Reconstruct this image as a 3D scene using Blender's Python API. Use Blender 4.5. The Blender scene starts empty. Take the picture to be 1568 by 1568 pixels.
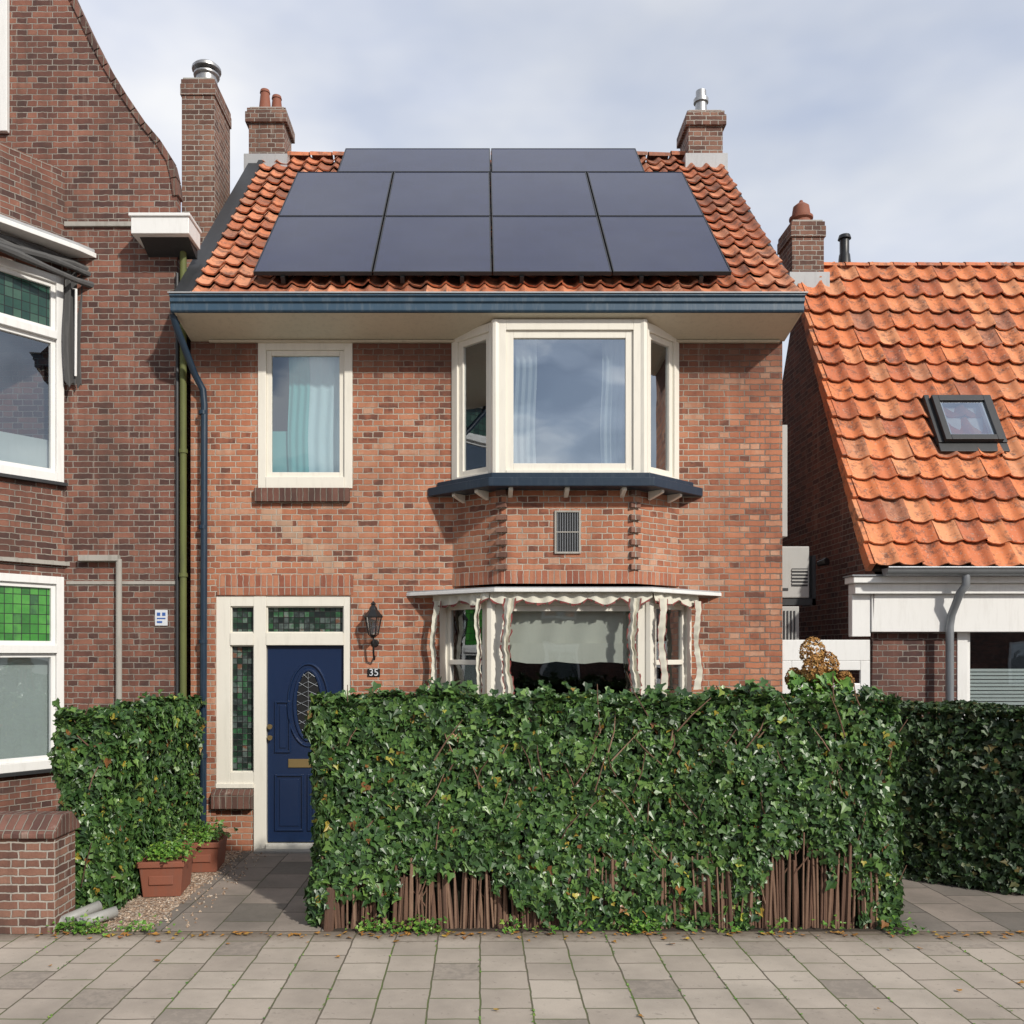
import bpy, bmesh, math, random
import numpy as np
from mathutils import Vector, Matrix, noise
random.seed(7); rng=np.random.default_rng(7)
scene=bpy.context.scene
COL=scene.collection
D0=9.5; FP=1377.0
# image pixel coordinates -> metres on the plane at depth y
def X(u,y=0.0): return (u-735.0)*(D0+y)/FP
def Z(v,y=0.0): return 2.1+(1000.0-v)*(D0+y)/FP

# ------------------------------------------------------------------ materials
def newmat(name):
    m=bpy.data.materials.new(name); m.use_nodes=True
    nt=m.node_tree; b=nt.nodes['Principled BSDF']
    return m,nt,b
def nd(nt,t,inp=None,**kw):
    n=nt.nodes.new(t)
    for k,v in kw.items(): setattr(n,k,v)
    if inp:
        for k,v in inp.items():
            if hasattr(v,'is_linked') or isinstance(v,bpy.types.NodeSocket): nt.links.new(v,n.inputs[k])
            else: n.inputs[k].default_value=v
    return n
def c4(c): return (c[0],c[1],c[2],1.0)
def ramp(nt,fac,stops,interp='LINEAR'):
    r=nt.nodes.new('ShaderNodeValToRGB'); cr=r.color_ramp; cr.interpolation=interp
    while len(cr.elements)<len(stops): cr.elements.new(0.5)
    for e,(p,c) in zip(cr.elements,stops):
        e.position=p; e.color=c4(c) if hasattr(c,'__len__') else (c,c,c,1)
    nt.links.new(fac,r.inputs[0]); return r.outputs[0]
def mix(nt,fac,a,b,mode='MIX'):
    n=nt.nodes.new('ShaderNodeMix'); n.data_type='RGBA'; n.blend_type=mode
    for s,v in ((0,fac),(6,a),(7,b)):
        if isinstance(v,bpy.types.NodeSocket): nt.links.new(v,n.inputs[s])
        else: n.inputs[s].default_value = v if s==0 else c4(v)
    return n.outputs[2]
def math_(nt,op,a,b=None,c=None,clamp=False):
    n=nt.nodes.new('ShaderNodeMath'); n.operation=op; n.use_clamp=clamp
    for i,v in enumerate((a,b,c)):
        if v is None: continue
        if isinstance(v,bpy.types.NodeSocket): nt.links.new(v,n.inputs[i])
        else: n.inputs[i].default_value=v
    return n.outputs[0]
def bump(nt,b,h,strength=0.5,dist=0.01):
    n=nd(nt,'ShaderNodeBump',{'Strength':strength,'Distance':dist,'Height':h}); nt.links.new(n.outputs[0],b.inputs['Normal'])
def pos(nt): return nd(nt,'ShaderNodeNewGeometry').outputs['Position']
def noi(nt,vec,scale,detail=4,rough=0.55):
    return nd(nt,'ShaderNodeTexNoise',{'Vector':vec,'Scale':scale,'Detail':min(detail,4),'Roughness':rough}).outputs[0]

def paint(name,col,rough=0.45,var=0.12,bmp=0.15,dirt=0.25,dirtcol=(0.25,0.22,0.17),metal=0.0):
    m,nt,b=newmat(name); p=pos(nt)
    n1=noi(nt,p,3.0,3)
    c=mix(nt,math_(nt,'MULTIPLY',n1,var*2),col,[x*0.6 for x in col])
    st=nd(nt,'ShaderNodeMapping',{'Vector':p,'Scale':(9,9,1.2)}).outputs[0]
    n3=noi(nt,st,2.0,4,0.7)
    d=math_(nt,'MULTIPLY',ramp(nt,n3,[(0.5,0.0),(0.75,1.0)]),dirt)
    c=mix(nt,d,c,dirtcol)
    nt.links.new(c,b.inputs['Base Color']); b.inputs['Roughness'].default_value=rough; b.inputs['Metallic'].default_value=metal
    if bmp>=0.2: bump(nt,b,noi(nt,p,40,2),bmp,0.002)
    return m

def brick(name,stops,mortar,bw=0.215,bh=0.0625,ms=0.006,swap=False,dirt=0.35,dirtcol=(0.07,0.045,0.035),special=None,offset=0.5,bond=True):
    m,nt,b=newmat(name)
    uv=nd(nt,'ShaderNodeUVMap').outputs[0]; p=pos(nt)
    wob=nd(nt,'ShaderNodeTexNoise',{'Vector':p,'Scale':16.0,'Detail':1.0}).outputs[1]
    off=nd(nt,'ShaderNodeVectorMath',{0:wob,1:(0.5,0.5,0.5)},operation='SUBTRACT').outputs[0]
    off=nd(nt,'ShaderNodeVectorMath',{0:off,3:0.016},operation='SCALE').outputs[0]
    vec=nd(nt,'ShaderNodeVectorMath',{0:uv,1:off},operation='ADD').outputs[0]
    if swap:
        vec=nd(nt,'ShaderNodeMapping',{'Vector':vec,'Rotation':(0,0,math.pi/2)}).outputs[0]
    sq=0.5 if (bond and not swap) else 1.0
    bt=nd(nt,'ShaderNodeTexBrick',{'Vector':vec,'Color1':(0,0,0,1),'Color2':(1,1,1,1),'Mortar':(0.5,0.5,0.5,1),'Scale':1.0,'Mortar Size':ms,'Mortar Smooth':0.4,'Bias':0.0,'Brick Width':bw,'Row Height':bh},offset=offset,offset_frequency=2,squash=sq,squash_frequency=2)
    rnd=bt.outputs[0]; fac=bt.outputs[1]
    n1=noi(nt,p,1.1,4,0.62); n2=noi(nt,p,60,2,0.7); n3=noi(nt,p,9,3)
    st=noi(nt,nd(nt,'ShaderNodeMapping',{'Vector':p,'Scale':(5,5,0.45)}).outputs[0],1.6,4,0.65)
    r2=math_(nt,'ADD',rnd,math_(nt,'MULTIPLY',math_(nt,'SUBTRACT',n3,0.5),0.8),clamp=True)
    c=ramp(nt,r2,stops)
    c=mix(nt,math_(nt,'MULTIPLY',n2,0.45),c,[0.45*x for x in stops[len(stops)//2][1]])
    sx=nd(nt,'ShaderNodeSeparateXYZ',{0:p}); 
    mort=mix(nt,n3,mortar,[x*0.6 for x in mortar])
    if special=='main':
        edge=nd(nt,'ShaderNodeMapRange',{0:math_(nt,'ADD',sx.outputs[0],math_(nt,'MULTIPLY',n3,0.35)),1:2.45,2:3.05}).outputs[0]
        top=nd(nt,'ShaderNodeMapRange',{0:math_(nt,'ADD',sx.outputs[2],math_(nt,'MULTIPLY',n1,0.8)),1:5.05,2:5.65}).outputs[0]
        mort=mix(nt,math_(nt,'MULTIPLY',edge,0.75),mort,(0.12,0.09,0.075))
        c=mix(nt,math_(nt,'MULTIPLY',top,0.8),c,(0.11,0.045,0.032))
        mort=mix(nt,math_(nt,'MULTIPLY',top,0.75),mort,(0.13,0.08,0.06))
        sn=nd(nt,'ShaderNodeVectorMath',{0:p,1:(0.11,1,0.0625)},operation='SNAP').outputs[0]
        s2=nd(nt,'ShaderNodeSeparateXYZ',{0:sn})
        dl=math_(nt,'ADD',math_(nt,'MULTIPLY',math_(nt,'ADD',s2.outputs[0],1.95),0.63),math_(nt,'MULTIPLY',math_(nt,'SUBTRACT',s2.outputs[2],3.27),0.777))
        al=math_(nt,'ADD',math_(nt,'MULTIPLY',math_(nt,'ADD',s2.outputs[0],1.95),0.777),math_(nt,'MULTIPLY',math_(nt,'SUBTRACT',s2.outputs[2],3.27),-0.63))
        k=math_(nt,'MULTIPLY',math_(nt,'LESS_THAN',math_(nt,'ABSOLUTE',dl),0.075),math_(nt,'LESS_THAN',math_(nt,'ABSOLUTE',al),0.5))
        c=mix(nt,math_(nt,'MULTIPLY',k,0.65),c,(0.56,0.38,0.26)); mort=mix(nt,math_(nt,'MULTIPLY',k,0.6),mort,(0.5,0.44,0.35))
    col=mix(nt,fac,c,mort)
    dd=math_(nt,'MULTIPLY',ramp(nt,n1,[(0.42,0.0),(0.68,1.0)]),dirt)
    col=mix(nt,dd,col,dirtcol)
    col=mix(nt,math_(nt,'MULTIPLY',ramp(nt,st,[(0.5,0.0),(0.72,1.0)]),dirt*1.1),col,dirtcol)
    ef=math_(nt,'MULTIPLY',ramp(nt,st,[(0.28,1.0),(0.40,0.0)]),0.3)
    col=mix(nt,ef,col,(0.55,0.46,0.38))
    nt.links.new(col,b.inputs['Base Color']); b.inputs['Roughness'].default_value=0.88
    h=math_(nt,'ADD',math_(nt,'SUBTRACT',1.0,fac),math_(nt,'ADD',math_(nt,'MULTIPLY',n2,0.35),math_(nt,'MULTIPLY',rnd,0.35)))
    bump(nt,b,h,0.9,0.009)
    return m

M={}
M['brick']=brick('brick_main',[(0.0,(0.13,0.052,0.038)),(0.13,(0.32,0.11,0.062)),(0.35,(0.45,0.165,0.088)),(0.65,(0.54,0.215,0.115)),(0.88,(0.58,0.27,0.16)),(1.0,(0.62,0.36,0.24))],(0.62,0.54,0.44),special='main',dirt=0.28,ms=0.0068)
M['brick_sold']=brick('brick_soldier',[(0.0,(0.28,0.09,0.055)),(0.5,(0.46,0.17,0.095)),(1.0,(0.56,0.26,0.15))],(0.54,0.46,0.38),swap=True,offset=0.0,dirt=0.3)
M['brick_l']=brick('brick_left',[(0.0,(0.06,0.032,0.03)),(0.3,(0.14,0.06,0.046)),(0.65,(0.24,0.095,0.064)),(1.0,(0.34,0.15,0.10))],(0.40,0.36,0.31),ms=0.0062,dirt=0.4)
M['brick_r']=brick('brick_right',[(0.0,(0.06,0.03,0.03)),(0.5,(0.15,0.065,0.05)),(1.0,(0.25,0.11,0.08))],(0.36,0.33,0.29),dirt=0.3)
M['brick_ch']=brick('brick_chimney',[(0.0,(0.10,0.05,0.04)),(0.5,(0.24,0.115,0.08)),(1.0,(0.34,0.18,0.125))],(0.50,0.46,0.40),ms=0.0078,dirt=0.4)
M['brick_sill']=brick('brick_sill',[(0.0,(0.08,0.04,0.035)),(0.5,(0.17,0.075,0.055)),(1.0,(0.25,0.12,0.09))],(0.30,0.27,0.22),bw=0.3,bh=0.062,swap=True,offset=0.0,dirt=0.4)
M['white']=paint('cream_paint',(0.80,0.77,0.68),0.4,0.06,0.1,0.14)
M['white2']=paint('white_paint',(0.82,0.82,0.80),0.4,0.06,0.1,0.14)
M['soffit']=paint('soffit_paint',(0.64,0.58,0.45),0.5,0.14,0.1,0.25)
M['blue']=paint('blue_gutter_paint',(0.04,0.085,0.135),0.4,0.2,0.25,0.45,(0.17,0.20,0.22))
M['bluedark']=paint('blue_sill_paint',(0.012,0.03,0.055),0.35,0.2,0.2,0.2,(0.10,0.12,0.14))
M['door']=paint('navy_door_paint',(0.009,0.024,0.07),0.3,0.15,0.1,0.08,(0.03,0.05,0.12))
M['zinc']=paint('zinc',(0.30,0.32,0.34),0.45,0.3,0.2,0.3,(0.15,0.15,0.15),0.5)
M['lead']=paint('lead',(0.46,0.47,0.48),0.6,0.3,0.3,0.3,(0.2,0.2,0.2),0.1)
M['darkgrey']=paint('dark_metal',(0.03,0.032,0.035),0.5,0.2,0.2,0.2,(0.08,0.08,0.08))
M['black']=paint('black_iron',(0.012,0.013,0.014),0.4,0.2,0.2,0.1,(0.05,0.05,0.05))
M['terra']=paint('terracotta',(0.28,0.095,0.055),0.75,0.3,0.3,0.4,(0.16,0.10,0.08))
M['steel']=paint('steel',(0.5,0.5,0.5),0.42,0.3,0.1,0.4,(0.16,0.15,0.14),0.8)
M['brass']=paint('brass',(0.55,0.42,0.2),0.3,0.2,0.1,0.1,(0.2,0.15,0.1),0.9)
M['stone']=paint('concrete_trim',(0.42,0.40,0.36),0.8,0.3,0.5,0.4,(0.15,0.14,0.11))
M['pipegreen']=paint('mossy_pipe',(0.14,0.16,0.045),0.7,0.5,0.5,0.5,(0.05,0.05,0.03))
M['fabric']=paint('cream_fabric',(0.68,0.66,0.56),0.9,0.15,0.1,0.15,(0.4,0.36,0.28))
M['redfab']=paint('red_fabric',(0.26,0.06,0.055),0.9,0.4,0.1,0.4,(0.20,0.14,0.12))
M['greyfab']=paint('grey_awning_fabric',(0.10,0.10,0.10),0.9,0.3,0.2,0.3,(0.22,0.21,0.2))
M['curtain']=paint('teal_curtain',(0.20,0.52,0.50),0.9,0.1,0.05,0.0)
M['skyrefl']=paint('sky_reflection_pale',(0.62,0.80,0.82),0.9,0.1,0.05,0.0)  # pale colour imitates bright cloud reflected in the upper left window
M['blind']=paint('blind',(0.62,0.66,0.62),0.8,0.1,0.05,0.1)
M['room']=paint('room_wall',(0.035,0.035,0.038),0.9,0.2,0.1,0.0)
M['acunit']=paint('ac_housing',(0.45,0.45,0.43),0.5,0.15,0.1,0.25)
M['soil']=paint('soil',(0.06,0.045,0.03),0.95,0.5,0.8,0.4,(0.03,0.025,0.02))
M['pvc']=paint('pvc_pipe',(0.36,0.36,0.34),0.5,0.2,0.1,0.3)
M['undertile']=paint('roof_underlay',(0.03,0.018,0.012),0.95)
M['plasticw']=paint('sign_white',(0.7,0.72,0.75),0.4)
M['signblue']=paint('sign_blue',(0.05,0.13,0.4),0.4)

def glass(name,refl=0.4,tint=(0.75,0.8,0.82)):
    m,nt,b=newmat(name); nt.nodes.remove(b); out=nt.nodes['Material Output']
    p=pos(nt)
    g=nd(nt,'ShaderNodeBsdfGlossy',{'Color':(0.86,0.92,0.98,1),'Roughness':0.012})
    bn=nd(nt,'ShaderNodeBump',{'Strength':0.08,'Distance':0.02,'Height':noi(nt,p,2.2,1)}); nt.links.new(bn.outputs[0],g.inputs['Normal'])
    t=nd(nt,'ShaderNodeBsdfTransparent',{'Color':c4(tint)})
    lw=nd(nt,'ShaderNodeLayerWeight',{'Blend':0.25})
    f=math_(nt,'ADD',math_(nt,'MULTIPLY',lw.outputs[1],0.6),refl,clamp=True)
    mx=nd(nt,'ShaderNodeMixShader',{0:f,1:t.outputs[0],2:g.outputs[0]})
    nt.links.new(mx.outputs[0],out.inputs[0]); return m
M['glass']=glass('window_glass',0.46)
M['glassmid']=glass('window_glass_mid',0.22)
M['glasslow']=glass('window_glass_clear',0.10)
def stained(name,w,h,cols,lead=0.006):
    m,nt,b=newmat(name)
    uv=nd(nt,'ShaderNodeUVMap').outputs[0]
    bt=nd(nt,'ShaderNodeTexBrick',{'Vector':uv,'Color1':(0,0,0,1),'Color2':(1,1,1,1),'Mortar':(0,0,0,1),'Scale':1.0,'Mortar Size':lead/2,'Mortar Smooth':0.0,'Brick Width':w,'Row Height':h},offset=0.0)
    n=noi(nt,pos(nt),12,3)
    r=math_(nt,'ADD',bt.outputs[0],math_(nt,'MULTIPLY',math_(nt,'SUBTRACT',n,0.5),0.6),clamp=True)
    c=ramp(nt,r,cols); c=mix(nt,bt.outputs[1],c,(0.02,0.02,0.02))
    nt.links.new(c,b.inputs['Base Color']); b.inputs['Roughness'].default_value=0.12
    bump(nt,b,math_(nt,'ADD',bt.outputs[1],n),0.4,0.004)
    return m
M['stain']=stained('stained_glass',0.055,0.062,[(0.0,(0.015,0.02,0.02)),(0.35,(0.02,0.045,0.03)),(0.5,(0.10,0.13,0.12)),(0.65,(0.03,0.04,0.04)),(0.8,(0.035,0.12,0.05)),(0.95,(0.16,0.20,0.18)),(1.0,(0.16,0.08,0.05))],0.008)
M['stain2']=stained('green_leaded_glass',0.085,0.10,[(0.0,(0.03,0.14,0.03)),(0.4,(0.05,0.24,0.04)),(0.7,(0.09,0.33,0.06)),(1.0,(0.04,0.12,0.05))],0.008)
M['stain3']=stained('dull_leaded_glass',0.085,0.10,[(0.0,(0.02,0.05,0.045)),(0.5,(0.03,0.08,0.06)),(1.0,(0.06,0.12,0.09))],0.008)

def pantile(name,stops,stain=0.5,lich=0.2,lo=0.5,hi=0.66):
    m,nt,b=newmat(name); p=pos(nt)
    g=nd(nt,'ShaderNodeNewGeometry'); rnd=g.outputs['Random Per Island']
    c=ramp(nt,rnd,stops)
    n2=noi(nt,p,28,3,0.7); n3=noi(nt,p,7,4,0.8)
    c=mix(nt,math_(nt,'MULTIPLY',ramp(nt,n3,[(lo,0.0),(hi,1.0)]),stain),c,(0.08,0.052,0.042))
    c=mix(nt,math_(nt,'MULTIPLY',n2,0.4),c,(0.26,0.09,0.05))
    c=mix(nt,math_(nt,'MULTIPLY',ramp(nt,noi(nt,p,1.3,3,0.6),[(0.48,0.0),(0.7,1.0)]),0.35),c,(0.17,0.09,0.06))
    c=mix(nt,math_(nt,'MULTIPLY',ramp(nt,noi(nt,p,45,2,0.6),[(0.62,0.0),(0.68,1.0)]),lich),c,(0.45,0.42,0.36))
    nt.links.new(c,b.inputs['Base Color']); b.inputs['Roughness'].default_value=0.75
    bump(nt,b,n2,0.4,0.005); return m
M['tile']=pantile('pantiles_main',[(0.0,(0.30,0.11,0.06)),(0.3,(0.54,0.17,0.075)),(0.6,(0.68,0.23,0.10)),(0.9,(0.74,0.32,0.17)),(1.0,(0.30,0.13,0.08))],0.8,0.3,0.47,0.64)
M['tiler']=pantile('pantiles_right',[(0.0,(0.50,0.15,0.07)),(0.25,(0.72,0.21,0.075)),(0.6,(0.82,0.27,0.10)),(0.9,(0.82,0.36,0.17)),(1.0,(0.42,0.17,0.10))],0.85,0.5)

m,nt,b=newmat('solar_cells'); uv=nd(nt,'ShaderNodeUVMap').outputs[0]
bt=nd(nt,'ShaderNodeTexBrick',{'Vector':uv,'Color1':(0.011,0.016,0.052,1),'Color2':(0.014,0.020,0.062,1),'Mortar':(0.02,0.026,0.07,1),'Scale':1.0,'Mortar Size':0.0015,'Brick Width':0.17,'Row Height':0.17},offset=0.0)
nt.links.new(mix(nt,math_(nt,'MULTIPLY',ramp(nt,noi(nt,pos(nt),0.9,3),[(0.4,0.0),(0.7,1.0)]),0.25),bt.outputs[0],(0.05,0.06,0.10)),b.inputs['Base Color']); b.inputs['Roughness'].default_value=0.14; b.inputs['Specular IOR Level'].default_value=0.38
M['solar']=m

def leafmat(name,stops,rough=0.4):
    m,nt,b=newmat(name); g=nd(nt,'ShaderNodeNewGeometry')
    c=ramp(nt,g.outputs['Random Per Island'],stops)
    n=noi(nt,g.outputs['Position'],1.7,2); c=mix(nt,math_(nt,'MULTIPLY',ramp(nt,n,[(0.4,0.0),(0.7,1.0)]),0.4),c,[x*0.6 for x in stops[1][1]])
    c=mix(nt,math_(nt,'MULTIPLY',g.outputs['Backfacing'],0.3),c,(0.10,0.15,0.06))
    nt.links.new(c,b.inputs['Base Color']); b.inputs['Roughness'].default_value=rough
    return m
M['ivy']=leafmat('ivy_leaves',[(0.0,(0.022,0.052,0.018)),(0.3,(0.036,0.090,0.024)),(0.6,(0.058,0.132,0.030)),(0.85,(0.095,0.19,0.042)),(0.975,(0.15,0.26,0.06)),(0.983,(0.42,0.38,0.05)),(0.992,(0.30,0.12,0.03)),(1.0,(0.16,0.07,0.03))],0.38)
M['ivydark']=leafmat('hedge_leaves_dark',[(0.0,(0.015,0.03,0.012)),(0.3,(0.02,0.05,0.015)),(0.6,(0.035,0.075,0.02)),(0.9,(0.05,0.10,0.025)),(1.0,(0.15,0.10,0.03))],0.5)
M['lightleaf']=leafmat('light_leaves',[(0.0,(0.05,0.13,0.02)),(0.4,(0.09,0.22,0.03)),(0.8,(0.15,0.30,0.04)),(1.0,(0.25,0.34,0.06))])
M['deadleaf']=leafmat('dead_leaves',[(0.0,(0.35,0.16,0.03)),(0.4,(0.45,0.22,0.04)),(0.8,(0.25,0.10,0.03)),(1.0,(0.5,0.35,0.06))],0.7)
M['petal']=leafmat('dried_petals',[(0.0,(0.22,0.10,0.03)),(0.4,(0.40,0.20,0.05)),(0.8,(0.52,0.30,0.09)),(1.0,(0.30,0.11,0.04))],0.8)
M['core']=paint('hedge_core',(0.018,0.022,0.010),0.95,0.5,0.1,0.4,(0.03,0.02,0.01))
m,nt,b=newmat('bark'); g=nd(nt,'ShaderNodeNewGeometry')
c=ramp(nt,g.outputs['Random Per Island'],[(0,(0.11,0.06,0.042)),(0.5,(0.21,0.115,0.075)),(1,(0.36,0.23,0.155))])
stv=nd(nt,'ShaderNodeMapping',{'Vector':g.outputs['Position'],'Scale':(60,60,8)}).outputs[0]
nn=noi(nt,stv,1.5,3,0.7); c=mix(nt,math_(nt,'MULTIPLY',nn,0.7),c,(0.05,0.03,0.02)); nt.links.new(c,b.inputs['Base Color']); b.inputs['Roughness'].default_value=0.9; bump(nt,b,nn,0.8,0.006); M['bark']=m

def paving(name,w,h,stops,joint,js=0.004,swap=True,off=0.5,moss=0.5,edge=False):
    m,nt,b=newmat(name); p=pos(nt)
    wob=nd(nt,'ShaderNodeTexNoise',{'Vector':p,'Scale':5.0,'Detail':2.0}).outputs[1]
    o=nd(nt,'ShaderNodeVectorMath',{0:nd(nt,'ShaderNodeVectorMath',{0:wob,1:(0.5,0.5,0.5)},operation='SUBTRACT').outputs[0],3:0.02},operation='SCALE').outputs[0]
    vec=nd(nt,'ShaderNodeVectorMath',{0:p,1:o},operation='ADD').outputs[0]
    if swap: vec=nd(nt,'ShaderNodeMapping',{'Vector':vec,'Rotation':(0,0,math.pi/2)}).outputs[0]
    bt=nd(nt,'ShaderNodeTexBrick',{'Vector':vec,'Color1':(0,0,0,1),'Color2':(1,1,1,1),'Mortar':(0.5,0.5,0.5,1),'Scale':1.0,'Mortar Size':js,'Mortar Smooth':0.3,'Brick Width':w,'Row Height':h},offset=off)
    n1=noi(nt,p,1.3,4,0.6); n2=noi(nt,p,120,2,0.7); n3=noi(nt,p,14,4,0.7)
    c=ramp(nt,math_(nt,'ADD',bt.outputs[0],math_(nt,'MULTIPLY',math_(nt,'SUBTRACT',n3,0.5),0.5),clamp=True),stops)
    c=mix(nt,math_(nt,'MULTIPLY',n2,0.4),c,[x*0.55 for x in stops[1][1]])
    c=mix(nt,math_(nt,'MULTIPLY',ramp(nt,n1,[(0.4,0.0),(0.72,1.0)]),0.5),c,[x*0.5 for x in stops[0][1]])
    c=mix(nt,math_(nt,'MULTIPLY',ramp(nt,n3,[(0.60,0.0),(0.68,1.0)]),0.35),c,[x*0.4 for x in stops[0][1]])
    ml=mix(nt,ramp(nt,noi(nt,p,2.6,3),[(0.42,0.0),(0.6,1.0)]),joint,(0.10,0.15,0.03))
    ml=mix(nt,1-moss,ml,joint)
    c=mix(nt,bt.outputs[1],c,ml)
    if edge:
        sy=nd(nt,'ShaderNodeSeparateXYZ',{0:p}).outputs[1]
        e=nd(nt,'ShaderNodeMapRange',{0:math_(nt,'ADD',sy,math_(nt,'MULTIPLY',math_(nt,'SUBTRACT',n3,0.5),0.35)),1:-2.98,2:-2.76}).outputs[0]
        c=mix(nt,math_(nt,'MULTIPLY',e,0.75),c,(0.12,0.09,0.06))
    nt.links.new(c,b.inputs['Base Color']); b.inputs['Roughness'].default_value=0.88
    hh=math_(nt,'ADD',math_(nt,'SUBTRACT',math_(nt,'MULTIPLY',bt.outputs[0],0.35),bt.outputs[1]),math_(nt,'MULTIPLY',n2,0.2))
    bump(nt,b,hh,0.7,0.008); return m
M['pave']=paving('pavement_tiles',0.31,0.31,[(0.0,(0.30,0.26,0.22)),(0.1,(0.42,0.36,0.30)),(0.6,(0.50,0.43,0.36)),(1.0,(0.56,0.49,0.41))],(0.13,0.11,0.08),0.0065,edge=True,moss=0.75)
M['path']=paving('path_slabs',0.5,0.4,[(0.0,(0.15,0.14,0.12)),(0.3,(0.24,0.21,0.18)),(1.0,(0.38,0.32,0.27))],(0.07,0.06,0.05),0.006,moss=0.3)
M['klink']=paving('street_klinkers',0.21,0.105,[(0.0,(0.10,0.07,0.06)),(0.3,(0.16,0.10,0.085)),(1.0,(0.22,0.14,0.12))],(0.05,0.045,0.04),0.004,moss=0.2)
m,nt,b=newmat('ground_mat'); p=pos(nt); n=noi(nt,p,0.6,8); c=ramp(nt,n,[(0.3,(0.07,0.065,0.055)),(0.7,(0.12,0.11,0.095))]); nt.links.new(c,b.inputs['Base Color']); b.inputs['Roughness'].default_value=0.95; M['ground']=m
m,nt,b=newmat('gravel_mat'); p=pos(nt)
vo=nd(nt,'ShaderNodeTexVoronoi',{'Vector':p,'Scale':55.0}); c=ramp(nt,nd(nt,'ShaderNodeSeparateXYZ',{0:vo.outputs[1]}).outputs[0],[(0,(0.28,0.18,0.12)),(0.4,(0.50,0.36,0.25)),(0.8,(0.62,0.50,0.38)),(1,(0.70,0.64,0.55))])
nt.links.new(mix(nt,ramp(nt,vo.outputs[0],[(0.4,0.0),(0.8,0.8)]),c,(0.08,0.05,0.035)),b.inputs['Base Color']); b.inputs['Roughness'].default_value=0.9
bump(nt,b,math_(nt,'SUBTRACT',1.0,vo.outputs[0]),1.0,0.012); M['gravel']=m

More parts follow.
